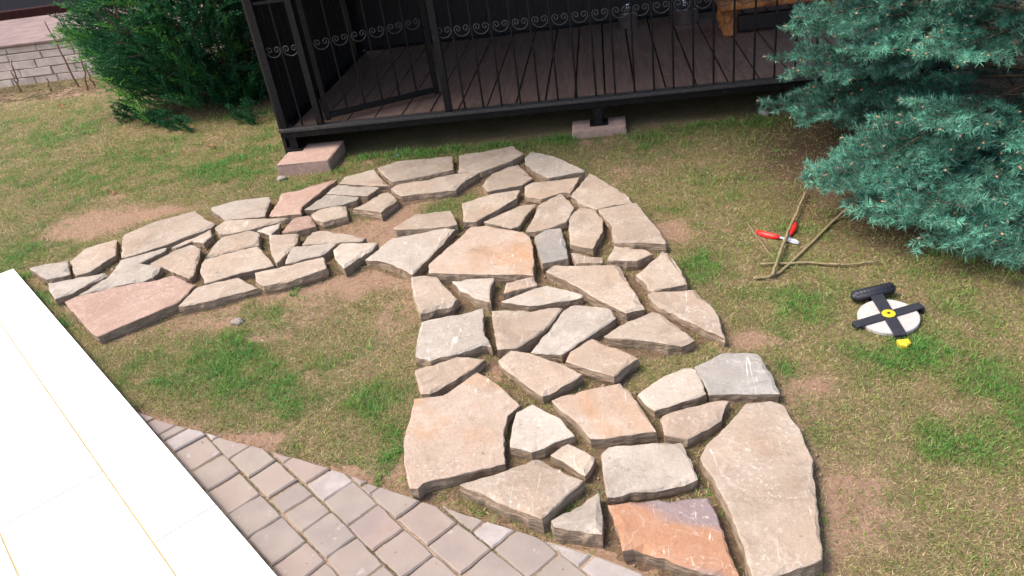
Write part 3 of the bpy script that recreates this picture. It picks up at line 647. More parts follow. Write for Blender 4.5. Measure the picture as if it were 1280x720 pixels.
for xs in (-2.197, -2.077): link('scroll_ornament', SCR, pav, (xs+.1, 0, .752))
# left side railing
b = MB(); b.box((PX0-.015, GYF+.028, TOPZ), (PX0+.015, PYB-.118, TOPZ+.02), 0, .002); pp(b, 'rail', M['iron'])
yv = GYF+.16
while yv < PYB-.15: link('baluster', BAL, pav, (PX0+.1, yv-GYF, GZ+.015)); yv += .13
# gate, hinged on the second post and standing ajar inwards
gate = empty('gate', (-1.972+.1, .03, GZ+.03)); gate.parent = pav; gate.rotation_euler = (0, 0, R(27)); gate['label'] = 'scrollwork iron gate standing ajar'
def gp(mb, name, mat=M['iron']):
    me = bpy.data.meshes.new(name); me.from_pydata(mb.v, [], mb.f); me.materials.append(mat); me.update(); return link(name, me, gate)
b = MB(); b.box((0, -.018, 0), (.036, .018, 1.95), 0, .002); gp(b, 'stile')
b = MB(); b.box((.80, -.018, 0), (.836, .018, 1.95), 0, .002); gp(b, 'stile')
b = MB(); b.box((.037, -.016, .012), (.799, .016, .048), 0, .002); gp(b, 'rail')
b = MB(); b.box((.037, -.016, 1.90), (.799, .016, 1.935), 0, .002); gp(b, 'rail')
gb = MB(); gb.tube([(0,0,float(z)) for z in np.linspace(.047, 1.902, 9)], .0068, 8); GB = bpy.data.meshes.new('baluster'); GB.from_pydata(gb.v, [], gb.f); GB.materials.append(M['iron']); GB.update()
for i in range(5): link('baluster', GB, gate, (.036+.1273*(i+1), 0, 0))
for i in range(6): link('scroll_ornament', SCR, gate, (.036+.1273*(i+.5), 0, .505))
# dark boarding at the back and on the left, roof
rp = random.Random(9); x = PX0
for (ya, yb) in ((None, None),):
    while x < PX1:
        b = MB(); b.box((x+.001, PYB+.005, -.05), (min(x+.148, PX1)+.004, PYB+.03+(.004 if int(x*7) % 2 else 0)+rp.uniform(-.0015,.0015), 2.36)); pp(b, 'wall_board', M['wallboard']); x += .148
y = GYF+.04
while y < PYB:
    b = MB(); b.box((PX0-.066+rp.uniform(-.003,.003), y+.0005, -.05), (PX0-.045, min(y+.148, PYB)-.0005, 2.36)); pp(b, 'wall_board', M['wallboard']); y += .148
b = MB(); b.add([(PX0-.55, GYF-.75, 2.40), (PX1+.55, GYF-.75, 2.40), (PX1+.55, PYB+.5, 2.40), (PX0-.55, PYB+.5, 2.40), (-.1-.3, 6.15, 3.2), (-.1+.3, 6.15, 3.2)]+
     [(PX0-.55, GYF-.75, 2.37), (PX1+.55, GYF-.75, 2.37), (PX1+.55, PYB+.5, 2.37), (PX0-.55, PYB+.5, 2.37)],
     [(0,1,5,4),(1,2,5),(2,3,4,5),(3,0,4),(9,8,7,6),(6,7,1,0),(7,8,2,1),(8,9,3,2),(9,6,0,3)]); pp(b, 'roof', M['roof'])
# concrete footings
def footing(x0, x1, y0, y1, z1, label, seed):
    r = random.Random(seed); bm = MB(); cx, cy = (x0+x1)/2, (y0+y1)/2
    bm.box((x0-cx, y0-cy, -.06), (x1-cx, y1-cy, z1), 0, .010)
    bm.v = [(v[0]+r.uniform(-.004,.004), v[1]+r.uniform(-.004,.004), v[2]+r.uniform(-.002,.002)) for v in bm.v]
    o = bm.build('concrete_footing', M['concrete'], None, (cx, cy, 0)); tag(o, label, 'footing', 'footings under the pavilion')
footing(-2.275, -1.90, 4.76, 5.14, .078, 'pinkish concrete footing block under the pavilion corner post by the gate', 1)
footing(-.27, .09, 4.94, 5.16, .05, 'low concrete footing block under the middle of the pavilion beam', 2)
footing(1.86, 2.2, 4.94, 5.16, .05, 'concrete footing block at the pavilion end behind the spruce', 3)

# things standing on the deck
def pot(x, y, r, h, label):
    e = empty('steel_pot', (x, y, GZ+.006)); tag(e, label, 'pot', 'steel pots on the deck')
    b = MB(); b.lathe([(0,0),(r*.9,0),(r,.012),(r,h),(r+.006,h+.004),(r-.004,h),(r-.006,.014),(0,.01)]); b.build('body', M['steel'], e, smooth=True)
    b = MB(); b.lathe([(r+.004,h+.006),(r*.7,h+.025),(r*.2,h+.036),(.018,h+.038),(.012,h+.055),(.022,h+.066),(0,h+.07)]); b.build('lid', M['steel'], e, smooth=True)
    for s in (-1, 1):
        b = MB(); b.tube([(s*(r-.002), -.035, h*.75), (s*(r+.03), -.03, h*.77), (s*(r+.036), 0, h*.77), (s*(r+.03), .03, h*.77), (s*(r-.002), .035, h*.75)], .005, 6); b.build('handle', M['blackplastic'], e, smooth=True)
    return e
pot(.19, 6.95, .085, .13, 'narrow steel pot on the deck further from the log stool')
pot(.66, 6.90, .12, .12, 'wide steel pot on the deck beside the log stool')
# log stool: chunky log body on a plank base
e = empty('log_bench', (1.22, 6.45, GZ+.006)); tag(e, 'rough orange-brown log bench standing on the pavilion deck', 'bench')
def knot(z, r): return [(math.cos(t)*r*(1+.10*math.sin(3*t+z*9)), math.sin(t)*r*(1+.09*math.cos(2*t+z*7))) for t in np.linspace(0, 2*math.pi, 14, endpoint=False)]
for (lx, ly, r) in ((-.27, -.12, .055), (-.27, .14, .055), (.45, -.12, .055), (.45, .14, .055)):
    b = MB(); V = []; rr = random.Random(int(lx*100+ly*1000))
    lev = [0, .04, .08, .12, .16, .20]
    for z in lev: V += [(lx+px*rr.uniform(.78,1.12), ly+py*rr.uniform(.78,1.12), z) for px, py in knot(z, r*rr.uniform(.8, 1.15))]
    Fc = [(i*14+j, i*14+(j+1) % 14, (i+1)*14+(j+1) % 14, (i+1)*14+j) for i in range(5) for j in range(14)]+[tuple(range(70, 84)), tuple(range(13, -1, -1))]
    b.add(V, Fc); b.build('leg', M['firewood'], e)
b = MB(); b.box((-.36, -.24, .202), (.58, .22, .27), 0, .02); b.build('seat', M['firewood'], e)
b = MB(); b.box((-.205, -.15, .02), (.385, -.09, .14), 0, .01); b.build('stretcher', M['wallboard'], e)

# ================================================================ low wall with paved ledge, far left
WY_ = 8.55
wall = empty('block_wall', (-6.5, WY_, 0)); tag(wall, 'low pale block retaining wall behind the bare soil strip', 'wall')
rp = random.Random(21); zc = -.03
b = MB(); b.box((-3.4, .02, -.05), (2.6, .16, .425)); b.build('core', M['joint_sand'], wall)
for c, hc in enumerate((.105, .10, .095, .085, .075)):
    x = -3.4-rp.uniform(0, .2)
    while x < 2.6:
        L = rp.uniform(.28, .46); b = MB(); j = lambda: rp.uniform(-.006, .006)
        b.box((-L/2+.005, j(), 0), (L/2-.005, .10, hc-.009), 0, .008); b.v = [(v[0]+j()*.6, v[1]+j()*.6, v[2]+j()*.5) for v in b.v]
        b.build('block', M['block'], wall, (x+L/2, 0, zc)); x += L
    zc += hc
b = MB(); b.box((-3.45, -.03, zc), (2.65, .9, zc+.03), 0, .008); b.build('coping', M['ledge'], wall)
pave = MB(); pave.box((-9.9, 9.46, zc-.2), (-3.8, 10.7, zc+.02)); pave = pave.build('upper_path', M['ledge']); tag(pave, 'pinkish paved strip above the low block wall', 'path', kind='structure')
kb = MB(); kb.box((-10.5, 10.70, 0), (-3.4, 10.86, zc+.13), 0, .01); kb = kb.build('kerb', M['redkerb']); tag(kb, 'dark red kerb behind the paved strip', 'kerb', kind='structure')
rd = MB(); rd.box((-30, 10.87, 0), (-3.0, 24, zc+.10)); rd = rd.build('road', M['asphalt']); tag(rd, 'asphalt beyond the dark red kerb, its colour darkened for shade', 'road', kind='structure')

# ================================================================ vegetation helpers
def norm(a): return a/np.maximum(np.linalg.norm(a, axis=-1, keepdims=True), 1e-9)
def needles(P0, P1, dens, ln, wd, spread, cols, tipcol=None, rg=rng, upb=.25):
    """thin triangles set round the segments P0->P1; cols (k,3) per segment"""
    L = np.linalg.norm(P1-P0, axis=1); cnt = np.maximum(1, (L*dens).astype(int)); ix = np.repeat(np.arange(len(L)), cnt); n = len(ix)
    t = rg.random(n); b = P0[ix]+(P1-P0)[ix]*t[:, None]; ax_ = norm((P1-P0)[ix])
    r = rg.normal(size=(n, 3)); r = norm(r-ax_*np.sum(r*ax_, 1, keepdims=True)); r[:, 2] += upb; r = norm(r)
    a = np.radians(spread+rg.normal(size=n)*9)[:, None]; d = norm(ax_*np.cos(a)+r*np.sin(a))
    side = norm(np.cross(d, rg.normal(size=(n, 3)))); ll = (ln*(.75+.5*rg.random(n)))[:, None]; ww = (wd*(.8+.4*rg.random(n)))[:, None]
    V = np.stack([b-side*ww/2, b+side*ww/2, b+d*ll], 1).reshape(-1, 3); T = np.arange(3*n).reshape(-1, 3)
    c = cols[ix]*(.72+.56*rg.random((n, 1))); C = np.repeat(c, 3, 0)
    return V, T, C
def tubes(P0, P1, r0, r1, k=4):
    d = norm(P1-P0); u = norm(np.cross(d, np.where(np.abs(d[:, 2:3]) > .9, [[1., 0, 0]], [[0, 0, 1.]]))); w_ = np.cross(d, u); n = len(P0); V = []
    for P, r in ((P0, r0), (P1, r1)):
        for j in range(k):
            a = 2*math.pi*j/k; V.append(P+(u*math.cos(a)+w_*math.sin(a))*np.asarray(r)[:, None])
    V = np.stack(V, 1); T = []
    base = np.arange(n)[:, None]*2*k
    for j in range(k):
        a, b_ = j, (j+1) % k; T.append(base+np.array([[a, b_, k+b_]])); T.append(base+np.array([[a, k+b_, k+a]]))
    return V.reshape(-1, 3), np.concatenate(T, 0)
def merge(parts):
    V = []; T = []; C = []; o = 0
    for v, t, c in parts: V.append(v); T.append(t+o); C.append(c); o += len(v)
    return np.concatenate(V), np.concatenate(T), np.concatenate(C)
def px_of(p):
    c = CM.T @ (np.asarray(p)-np.array([0, 0, H])); return 640+F*c[0]/c[2], 360+F*c[1]/c[2]

# ================================================================ blue spruce
sp_root = empty('blue_spruce', (SPRUCE[0], SPRUCE[1], 0)); tag(sp_root, 'blue-green spruce with stiff needles and pinkish buds beside the lawn', 'spruce tree')
C0 = np.array([SPRUCE[0], SPRUCE[1], 0.])
b = MB(); b.tube([(0,0,-.1),(0,0,.1),(.01,.0,.6),(.0,.01,1.4),(0,0,2.4),(0,0,3.3)], [.095,.085,.075,.055,.03,.008], 12); b.build('trunk', M['bark'], sp_root, smooth=True)
rs = np.random.default_rng(4)
seg = {1: [], 2: [], 3: []}; buds = []
def lerpv(a, b_, t): return a+(b_-a)*t
def spruce_branch(az, z0, L, pitch, droop, fine):
    btone = rs.uniform(.78, 1.18)
    dirh = np.array([math.cos(az), math.sin(az), 0.]); lat = np.array([-dirh[1], dirh[0], 0.])
    bend = rs.normal()*.10
    def P(s): return C0+dirh*(L*s)+lat*(bend*L*s*s)+np.array([0, 0, z0+L*(math.tan(pitch)*s-droop*s*s+.55*droop*s**4)])
    N = 14; pts = [P(i/N) for i in range(N+1)]
    for i in range(N): seg[1].append((pts[i], pts[i+1], i/N, fine, btone))
    buds.append((pts[-1], norm(pts[-1]-pts[-2])))
    s = .16
    while s < .985:
        base = P(s); t = norm(P(min(1, s+.02))-P(s-.02))
        for sg in (-1, 1):
            if rs.random() < .06: continue
            l2 = (.40*L*(1-s)**.8+.07)*rs.uniform(.7, 1.15); l2 = min(l2, .46)
            up = np.array([0, 0, 1.]); lt = norm(np.cross(up, t))*sg
            d2 = norm(t*rs.uniform(.55, .85)+lt*rs.uniform(.7, 1.0)+up*rs.uniform(-.20, .24))
            n2 = max(2, int(l2/.05)); prev = base; dd = d2.copy(); hang = rs.uniform(-.10, .05); tone = btone*rs.uniform(.55, 1.45)
            for q in range(n2):
                dd = norm(dd+t*.05+up*(hang*.35)); nxt = prev+dd*(l2/n2); inner = s < .42 and q < n2*.35
                tipn = .35+.65*min(1, .62*s+.45*(q/n2))
                seg[2].append((prev, nxt, .0 if inner else tipn, fine, tone*(.85+.35*q/n2)))
                if q > 0 and not inner:
                    for s3 in (-1, 1):
                        if rs.random() < .40: continue
                        l3 = rs.uniform(.05, .11)*(1-.4*q/n2); l3_ = norm(np.cross(up, dd))*s3
                        d3 = norm(dd*.75+l3_*.8+up*rs.uniform(-.15, .45)); e3 = prev+d3*l3
                        seg[3].append((prev, e3, min(1, tipn+.1), fine, tone*rs.uniform(.85, 1.25)))
                        if rs.random() < .35: buds.append((e3, d3))
                prev = nxt
            if rs.random() < .8: buds.append((prev, dd))
        s += rs.uniform(.075, .105)/L*1.0
view_az = math.atan2(-SPRUCE[1], -SPRUCE[0])
z = .10; lev = 0
while z < 3.0:
    Rz = 1.62*(1-z/3.5)**.9 if z > .35 else 1.60
    nb = 11 if z < 1.0 else 9
    a0 = rs.random()*6.28
    for i in range(nb):
        az = a0+2*math.pi*(i+rs.uniform(-.25, .25))/nb; da = abs((az-view_az+math.pi) % (2*math.pi)-math.pi)
        if da > 2.2 and z > .9 and rs.random() < .5: continue
        fine = 1.0 if (da < 1.75 and z < 1.45) else .45
        L = Rz*rs.uniform(.70, 1.04)*(.84+.18*max(0, math.cos(az-view_az))); zz = z+rs.uniform(-.05, .05)
        pitch = R(rs.uniform(-1, 9)) if z < .5 else R(rs.uniform(4, 16))
        spruce_branch(az, max(.10, zz), L, pitch, (.03 if zz < .25 else .10 if z < .5 else .14)*rs.uniform(.6, 1.3), fine)
    z += rs.uniform(.24, .28) if z < .4 else rs.uniform(.30, .36); lev += 1
# a few low boughs reaching out to the lawn
for (px, py, zt, z0) in ((1045,250,.24,.36),(1062,258,.22,.32),(1085,272,.19,.30),(1110,286,.17,.27),(1138,300,.15,.25),(1170,314,.14,.22),(1205,324,.12,.2),(1240,332,.12,.2),(1270,330,.13,.22),(1010,215,.28,.36),(950,82,.54,.60),(962,92,.50,.58),(955,18,.82,.84),(970,40,.74,.78),(1065,75,.66,.72),(1090,85,.62,.68)):
    tp = at(px, py, zt); dv = tp[:2]-C0[:2]; L = float(np.hypot(*dv)); spruce_branch(math.atan2(dv[1], dv[0]), z0, L*(.93 if zt > .3 else .985), math.atan2(zt-z0, L)+.06, .12, 1.2)
parts = []; cBlue = np.array([.026, .110, .074]); cOld = np.array([.010, .036, .022]); cTip = np.array([.100, .275, .190])  # old needles darker; the dark tone also paints shade between the boughs
tot = 0
for k, dens, wd_ in ((1, 900, .0032), (2, 860, .0032), (3, 900, .0031)):
    A = [q for q in seg[k] if q[2] > .3 or (k == 1 and q[2] > .62)]
    if not A: continue
    P0_, P1_ = np.array([q[0] for q in A]), np.array([q[1] for q in A]); age = np.array([q[2] for q in A])[:, None]; fn = np.array([q[3] for q in A])
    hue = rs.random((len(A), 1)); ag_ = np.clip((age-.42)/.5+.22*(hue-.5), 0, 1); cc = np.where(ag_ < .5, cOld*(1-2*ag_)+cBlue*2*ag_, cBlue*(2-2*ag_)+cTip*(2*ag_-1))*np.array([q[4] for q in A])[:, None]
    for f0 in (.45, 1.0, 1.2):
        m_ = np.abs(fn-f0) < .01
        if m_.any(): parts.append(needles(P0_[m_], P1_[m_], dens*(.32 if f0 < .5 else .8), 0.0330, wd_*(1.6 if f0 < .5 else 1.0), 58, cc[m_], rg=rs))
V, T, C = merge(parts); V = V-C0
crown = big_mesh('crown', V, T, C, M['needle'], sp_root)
A = [q for k in (1, 2, 3) for q in seg[k]]; kk_ = np.concatenate([np.full(len(seg[k]), k) for k in (1, 2, 3)]); P0_, P1_ = np.array([q[0] for q in A]), np.array([q[1] for q in A]); ag = np.array([q[2] for q in A])
r0 = np.where(kk_ == 1, .011*(1-.82*ag), np.where(kk_ == 2, .0021, .0013)); V, T = tubes(P0_-C0, P1_-C0, r0, r0*.9, 4)
big_mesh('branches', V, T, np.ones((len(V), 3))*.1, M['twig'], sp_root)
g_ = G('pinkish_bud', .6, .3); g_.col(g_.mix(g_.noise(g_.coord(False), 30, 2), (.36,.15,.10), (.42,.27,.16))); M['bud'] = g_.mat
bm_p = np.array([q[0] for q in buds]); bm_d = np.array([q[1] for q in buds]); near = bm_p[:, 1] < C0[1]+.9; bm_p, bm_d = bm_p[near], bm_d[near]; sel = rs.random(len(bm_p)) < .26*(-.35+2.2*vn(bm_p[:,0]+bm_p[:,2], bm_p[:,1]-bm_p[:,2], .25, 3)); bm_p, bm_d = bm_p[sel], bm_d[sel]
k1 = bm_p-bm_d*.004; k2 = bm_p+bm_d*.006; k3 = bm_p+bm_d*.016; rr_ = rs.uniform(.0038, .0062, len(bm_p))
Va, Ta = tubes(k1-C0, k2-C0, rr_*.5, rr_, 5); Vb, Tb = tubes(k2-C0, k3-C0, rr_, rr_*.15, 5)
V, T, C = merge([(Va, Ta, np.ones((len(Va), 3))), (Vb, Tb, np.ones((len(Vb), 3)))]); ob = big_mesh('buds', V, T, C, M['bud'], sp_root); ob['kind'] = 'stuff'

# ================================================================ juniper shrub
JC = np.array([-3.62, 6.95, 0.]); rj = np.random.default_rng(8)
jr = empty('juniper_shrub', tuple(JC)); tag(jr, 'bright green feathery juniper shrub left of the pavilion', 'shrub')
bs = []; plumes = []
def jplume(tip, d, L, bright): plumes.append((tip-d*L, d, L, bright))
for i in range(13):
    az = 2*math.pi*i/13+rj.uniform(-.2, .2); ln = rj.uniform(.55, .85); el = R(rj.uniform(38, 72)); p = JC+np.array([math.cos(az)*.05, math.sin(az)*.05, -.05]); d = np.array([math.cos(az)*math.cos(el), math.sin(az)*math.cos(el), math.sin(el)])
    for s in range(9):
        q = p+d*(ln*1.5/9); bs.append((p, q, .026*(1-s/10), .026*(1-(s+1)/10))); p = q; d = norm(d+rj.normal(size=3)*.08+np.array([0, 0, .05]))
        if s > 0:
            for _ in range(4):
                dv = norm(d*.6+rj.normal(size=3)*.55+np.array([math.cos(az), math.sin(az), -.05])*.7); e2 = p+dv*rj.uniform(.15, .32); bs.append((p, e2, .006, .003))
# foliage plumes through the crown's outer volume
def jshape(z): return np.interp(z, [0, .15, .35, .6, 1.0, 1.6, 2.2, 2.7], [.45, .78, 1.02, 1.22, 1.25, 1.05, .65, .05])
def r_gap(az, z): return vn(np.array([az*2.6]), np.array([z*3.4]), 1.0, 13)[0] < .36
cnt = 0
for k in range(700):
    z = rj.uniform(.15, 2.3); az = rj.uniform(-math.pi, math.pi); r = jshape(z)*rj.uniform(.35, .62); jplume(JC+np.array([math.cos(az)*r*.9, math.sin(az)*r*.8, z]), norm(np.array([math.cos(az), math.sin(az), .5])+rj.normal(size=3)*.3), rj.uniform(.25, .4), rj.random()*.3)  # inner plumes coloured darker, shade inside the crown put into the colour
while cnt < 2500:
    z = rj.uniform(.12, 2.6)
    if z > 1.5 and rj.random() < .5: continue
    az = rj.uniform(-math.pi, math.pi); front = math.sin(az) < .35
    if not front and rj.random() < .3: continue
    if r_gap(az, z) and rj.random() < .85: continue
    lump = .82+.30*vn(np.array([az*1.6]), np.array([z*2.6]), 1.0, 5)[0]
    r = jshape(z)*lump*rj.uniform(.55, 1.0)**.6; p = JC+np.array([math.cos(az)*r*(.93 if math.cos(az) < 0 else .88), math.sin(az)*r*.80, z])
    d = norm(np.array([math.cos(az)*.9, math.sin(az)*.8, rj.uniform(-.05, .8)])+rj.normal(size=3)*.22); jplume(p, d, rj.uniform(.24, .46), rj.random()*.62 if rj.random() < .85 else .8); cnt += 1
def aty(px, py, y):
    r = CM @ np.array([px-640., py-360., F]); return np.array([0, 0, H])+r*(y/r[1])
for (px, py, y) in ((66,40,6.75),(80,46,6.7),(95,58,6.65),(105,75,6.6),(120,90,6.5),(132,105,6.45),(150,118,6.4),(80,5,6.9),(110,60,6.6),(125,70,6.5)):
    for k in range(7): jplume(aty(px, py, y)+rj.normal(size=3)*.045, norm(np.array([-.75, -.25, .25])+rj.normal(size=3)*.22), rj.uniform(.3, .5), rj.uniform(.6, 1.0))  # left-hand tips coloured brighter, their highlights put into the colour
for (px, py) in ((140,148),(150,143),(165,150),(195,158),(180,152),(215,160),(305,150),(285,150)):
    for k in range(10): jplume(at(px, py, .06)+np.abs(rj.normal(size=3))*.04*np.array([1, 1, 2.0]), norm(np.array([-.4, -.6, .5])+rj.normal(size=3)*.3), rj.uniform(.12, .2), .4)
S0 = []; S1 = []; SC = []
jd, jm, jb = np.array([.018, .095, .044]), np.array([.042, .190, .055]), np.array([.15, .37, .05])
for (p, d, L, br) in plumes:
    u = norm(np.cross(d, rj.normal(size=3))); w_ = np.cross(d, u); n = 16
    c = jd*(1-br)+jm*br if br < .6 else jm*(1-(br-.6)/.4)+jb*((br-.6)/.4)
    S0.append(p); S1.append(p+d*L); SC.append(c*.8)
    for i in range(n):
        s = (i+.5)/n; a = rj.uniform(0, 6.28); rad = (u*math.cos(a)+w_*math.sin(a)*.7); q = p+d*(L*s); l2 = L*(.30*(1-s)+.08)*rj.uniform(.7, 1.2)
        S0.append(q); S1.append(q+norm(d*.95+rad*.6+np.array([0,0,.1]))*l2); SC.append(c*rj.uniform(.8, 1.2))
V, T, C = needles(np.array(S0), np.array(S1), 165, .021, .0075, 30, np.array(SC), rg=rj, upb=.1)
big_mesh('crown', V-JC, T, C, M['juniper'], jr)
P0_, P1_ = np.array([q[0] for q in bs]), np.array([q[1] for q in bs]); V, T = tubes(P0_-JC, P1_-JC, np.array([q[2] for q in bs]), np.array([q[3] for q in bs]), 6)
big_mesh('stems', V, T, np.ones((len(V), 3)), M['bark'], jr)

# ================================================================ small things on the lawn
def gpt(px, py, dz=0.0):
    p = at(px, py, dz); return Vector((p[0], p[1], float(hgt(p[0], p[1]))+dz))
def stick(name, pix_, r0, r1, label, lift=.012, cut=True):
    pts = [gpt(x, y, lift+ (pz[0] if pz else 0)) for x, y, *pz in pix_]; o = pts[0].copy()
    # resample smoothly with small wobble
    out = []; rr = random.Random(len(label))
    for i in range(len(pts)-1):
        for k in range(5): out.append(pts[i].lerp(pts[i+1], k/5)+Vector((rr.uniform(-.002,.002), rr.uniform(-.002,.002), rr.uniform(-.001,.001))))
    out.append(pts[-1]); n = len(out); mb = MB(); mb.tube([p-o for p in out], [r0+(r1-r0)*i/(n-1)+rr.uniform(-.0006,.0006) for i in range(n)], 7)
    e = empty(name, o); mb.build('stem', M['stick'], e, smooth=True)
    if cut:
        d = (out[1]-out[0]).normalized(); c = MB(); c.tube([-d*.002, -d*.0002], [r0*.92, r0*.95], 10); c.build('cut_end', M['cut'], e)
    rr2 = random.Random(3)
    for k in (n//3, n//2, 2*n//3):
        p = out[k]-o; m2 = MB(); m2.tube([p, p+Vector((rr2.uniform(-.02,.02), rr2.uniform(-.02,.02), .012))], [.003, .0018], 5); m2.build('twig_stub', M['stick'], e)
    return tag(e, label, 'branch', 'pruned branches on the lawn')
stick('pruned_branch', [(943,346),(958,345),(975,338),(1000,315),(1045,273),(1082,240,.10),(1120,210,.22)], .0080, .006, 'long curved pruned branch with pale cut end reaching into the spruce', .010)
stick('pruned_branch', [(966,341),(972,322),(985,288),(997,262),(1008,237)], .0072, .0062, 'straight pruned branch lying across the secateurs', .028, False)
stick('pruned_branch', [(950,328),(985,326),(1010,326),(1040,329),(1060,330),(1098,326)], .0062, .0045, 'thin pruned branch lying across the other two near the tape reel', .014, False)
stick('pruned_branch', [(934,276),(948,296),(958,309),(968,320)], .004, .003, 'short thin pale twig beside the red secateurs handle', .008, False)
# red secateurs
h1, pv, h2, bt = gpt(946, 287, .012), gpt(984, 297, .014), gpt(993, 275, .014), gpt(1001, 303, .012)
e = empty('secateurs', pv); tag(e, 'open secateurs with red handles and steel head on the grass', 'secateurs')
def handle(a, bend):
    d = a-pv; n = Vector((-d.y, d.x, 0)).normalized(); p = [d*.24, d*.40+n*bend*.5, d*.62+n*bend, d*.85+n*bend*.6, d]
    mb = MB(); mb.tube(p, [.010, .0135, .0155, .0145, .008], 10); mb.build('handle', M['red'], e, smooth=True)
    mb = MB(); mb.bar((0,0,.002), d*.26, .010, .006); mb.build('shank', M['toolsteel'], e)
handle(h1, .010); handle(h2, -.008)
mb = MB(); mb.lathe([(0,-.004),(.0175,-.004),(.0185,0),(.0175,.006),(.006,.0065),(.005,.009),(0,.009)], n=20); mb.build('pivot', M['toolsteel'], e, smooth=True)
d = (bt-pv); d.z = 0; n_ = Vector((-d.y, d.x, 0)).normalized(); dn = d.normalized(); Lb = .062
def blade(side, wmax, zz, name, mt):
    up_ = [dn*(Lb*t)+n_*side*(.003+wmax*math.sin(math.pi*min(1, t*.9+.1))) for t in np.linspace(0, 1, 9)]; lo_ = [dn*(Lb*t)-n_*side*.004*(1-t) for t in np.linspace(0, 1, 9)]
    pl = ccw([(p.x, p.y) for p in up_+lo_[::-1]]); m = MB(); m.prism(pl, zz, zz+.003); m.build(name, mt, e)
blade(1, .016, .0, 'blade', M['toolsteel']); blade(-1, .008, -.0045, 'counter_blade', M['toolsteel'])
# open-reel tape measure
rc = Vector((.999, 2.608, float(hgt(.999, 2.608))+.014)); e = empty('tape_measure_reel', rc); e.rotation_euler = (R(3), R(-2), 0); tag(e, 'open-frame tape measure reel, white coil with black cross arms, on grass', 'tape measure')
mb = MB(); mb.lathe([(.022,-.009),(.108,-.009),(.110,-.006),(.110,.006),(.108,.009),(.022,.009)], n=64); coil = mb.build('tape_coil', M['whitecoil'], e, smooth=False)
mb = MB()
for rr in (.04,.055,.07,.085,.1): mb.lathe([(rr-.0008,.0088),(rr,.0096),(rr+.0008,.0088)], n=48)
mb.build('tape_winding', M['whitecoil'], coil)
A1 = math.atan2(2.663-2.571, 1.137-.855); A2 = math.atan2(2.741-2.485, .992-1.0)
def arm(a, L, w0, w1):
    t = Vector((math.cos(a), math.sin(a), 0)); n = Vector((-t.y, t.x, 0)); mb = MB()
    for zz, th in ((.0105, .006), (-.0165, .006)):
        pl = ccw([tuple((t*.010+n*w0/2).xy), tuple((t*L+n*w1/2).xy), tuple((t*L-n*w1/2).xy), tuple((t*.010-n*w0/2).xy)]); mb.prism(pl, zz, zz+th, .0015)
    mb.bar(t*(L-.006)+Vector((0,0,-.0103)), t*(L-.006)+Vector((0,0,.0103)), w1, .010, up=tuple(t)); return mb.build('frame_arm', M['blackplastic'], e)
arm(A1, .142, .040, .038); arm(A1+math.pi, .142, .040, .038); arm(A2, .165, .046, .052); arm(A2+math.pi, .130, .046, .044)
mb = MB(); mb.lathe([(0,.0172),(.023,.0172),(.0245,.0185),(.0245,.0205),(.022,.022),(.007,.022),(.006,.0195),(0,.0195)], n=36); mb.build('hub', M['yellow'], e)
mb = MB(); mb.lathe([(0,.0225),(.0055,.0225),(.006,.0235),(0,.0242)], n=16); mb.build('hub_screw', M['blackplastic'], e)
hp, hq = Vector((.902, 2.742, 0))-Vector((rc.x, rc.y, 0)), Vector((1.072, 2.783, 0))-Vector((rc.x, rc.y, 0))
t = (hq-hp).normalized(); n = Vector((-t.y, t.x, 0)); mb = MB(); bmx = bmesh.new(); bmesh.ops.create_cube(bmx, size=1)
LH = (hq-hp).length
for v in bmx.verts: v.co = Vector((v.co.x*LH, v.co.y*.046, v.co.z*.040))
bmesh.ops.bevel(bmx, geom=bmx.edges[:], offset=.009, segments=3, affect='EDGES'); bmx.verts.index_update()
mid = (hp+hq)/2+Vector((0,0,.014))
mb.add([mid+t*v.co.x+n*v.co.y+Vector((0,0,v.co.z)) for v in bmx.verts], [[v.index for v in f.verts] for f in bmx.faces]); bmx.free(); hd = mb.build('grip', M['blackplastic'], e, smooth=True)
for k in range(9):
    q = mid+t*(LH*(-.36+.09*k)); mb = MB(); mb.bar(q-n*.012+Vector((0,0,.0195)), q+n*.012+Vector((0,0,.0195)), .005, .0020); mb.build('grip_rib', M['blackplastic'], hd)
tipd = Vector((.0, -.150, -.006)); mb = MB(); mb.prism(ccw([(-.022,.014),(.020,.017),(.022,-.006),(.002,-.024),(-.018,-.014)]), -.004, .026, .005); mb.build('end_clip', M['yellow'], e).location = tipd+Vector((.002,-.022,0))
mb = MB(); mb.bar(Vector((.0,-.108,-.003)), tipd, .010, .0012); mb.build('tape_end', M['whitecoil'], e)
# dry leaves, pebbles, scraps
def leaf(px, py, s, label, group='dry leaves on the lawn'):
    p = gpt(px, py, .012); r = random.Random(px); mb = MB(); n = 7; V = []; Fc = []
    for i in range(n):
        t = i/(n-1); wd = s*.34*math.sin(math.pi*min(.98, .06+t*.94))**.8; cz = .25*s*math.sin(math.pi*t)*r.uniform(.5, 1.2)
        V += [(t*s-s/2, -wd, cz+wd*.7), (t*s-s/2, 0, cz), (t*s-s/2, wd, cz+wd*.55)]
    for i in range(n-1):
        for j in (0, 1): Fc.append((i*3+j, i*3+j+1, (i+1)*3+j+1, (i+1)*3+j))
    mb.add(V, Fc); o = mb.build('dry_leaf', M['leaf_dry'], None, p); o.rotation_euler = (r.uniform(-.2,.2), r.uniform(-.2,.2), r.uniform(0,6)); tag(o, label, 'leaf', group)
leaf(78, 134, .075, 'curled russet leaf at the edge of the bare soil strip'); leaf(263, 184, .055, 'curled russet leaf in green grass before the juniper'); leaf(140, 240, .05, 'tiny dry leaf on the small bare earth patch')
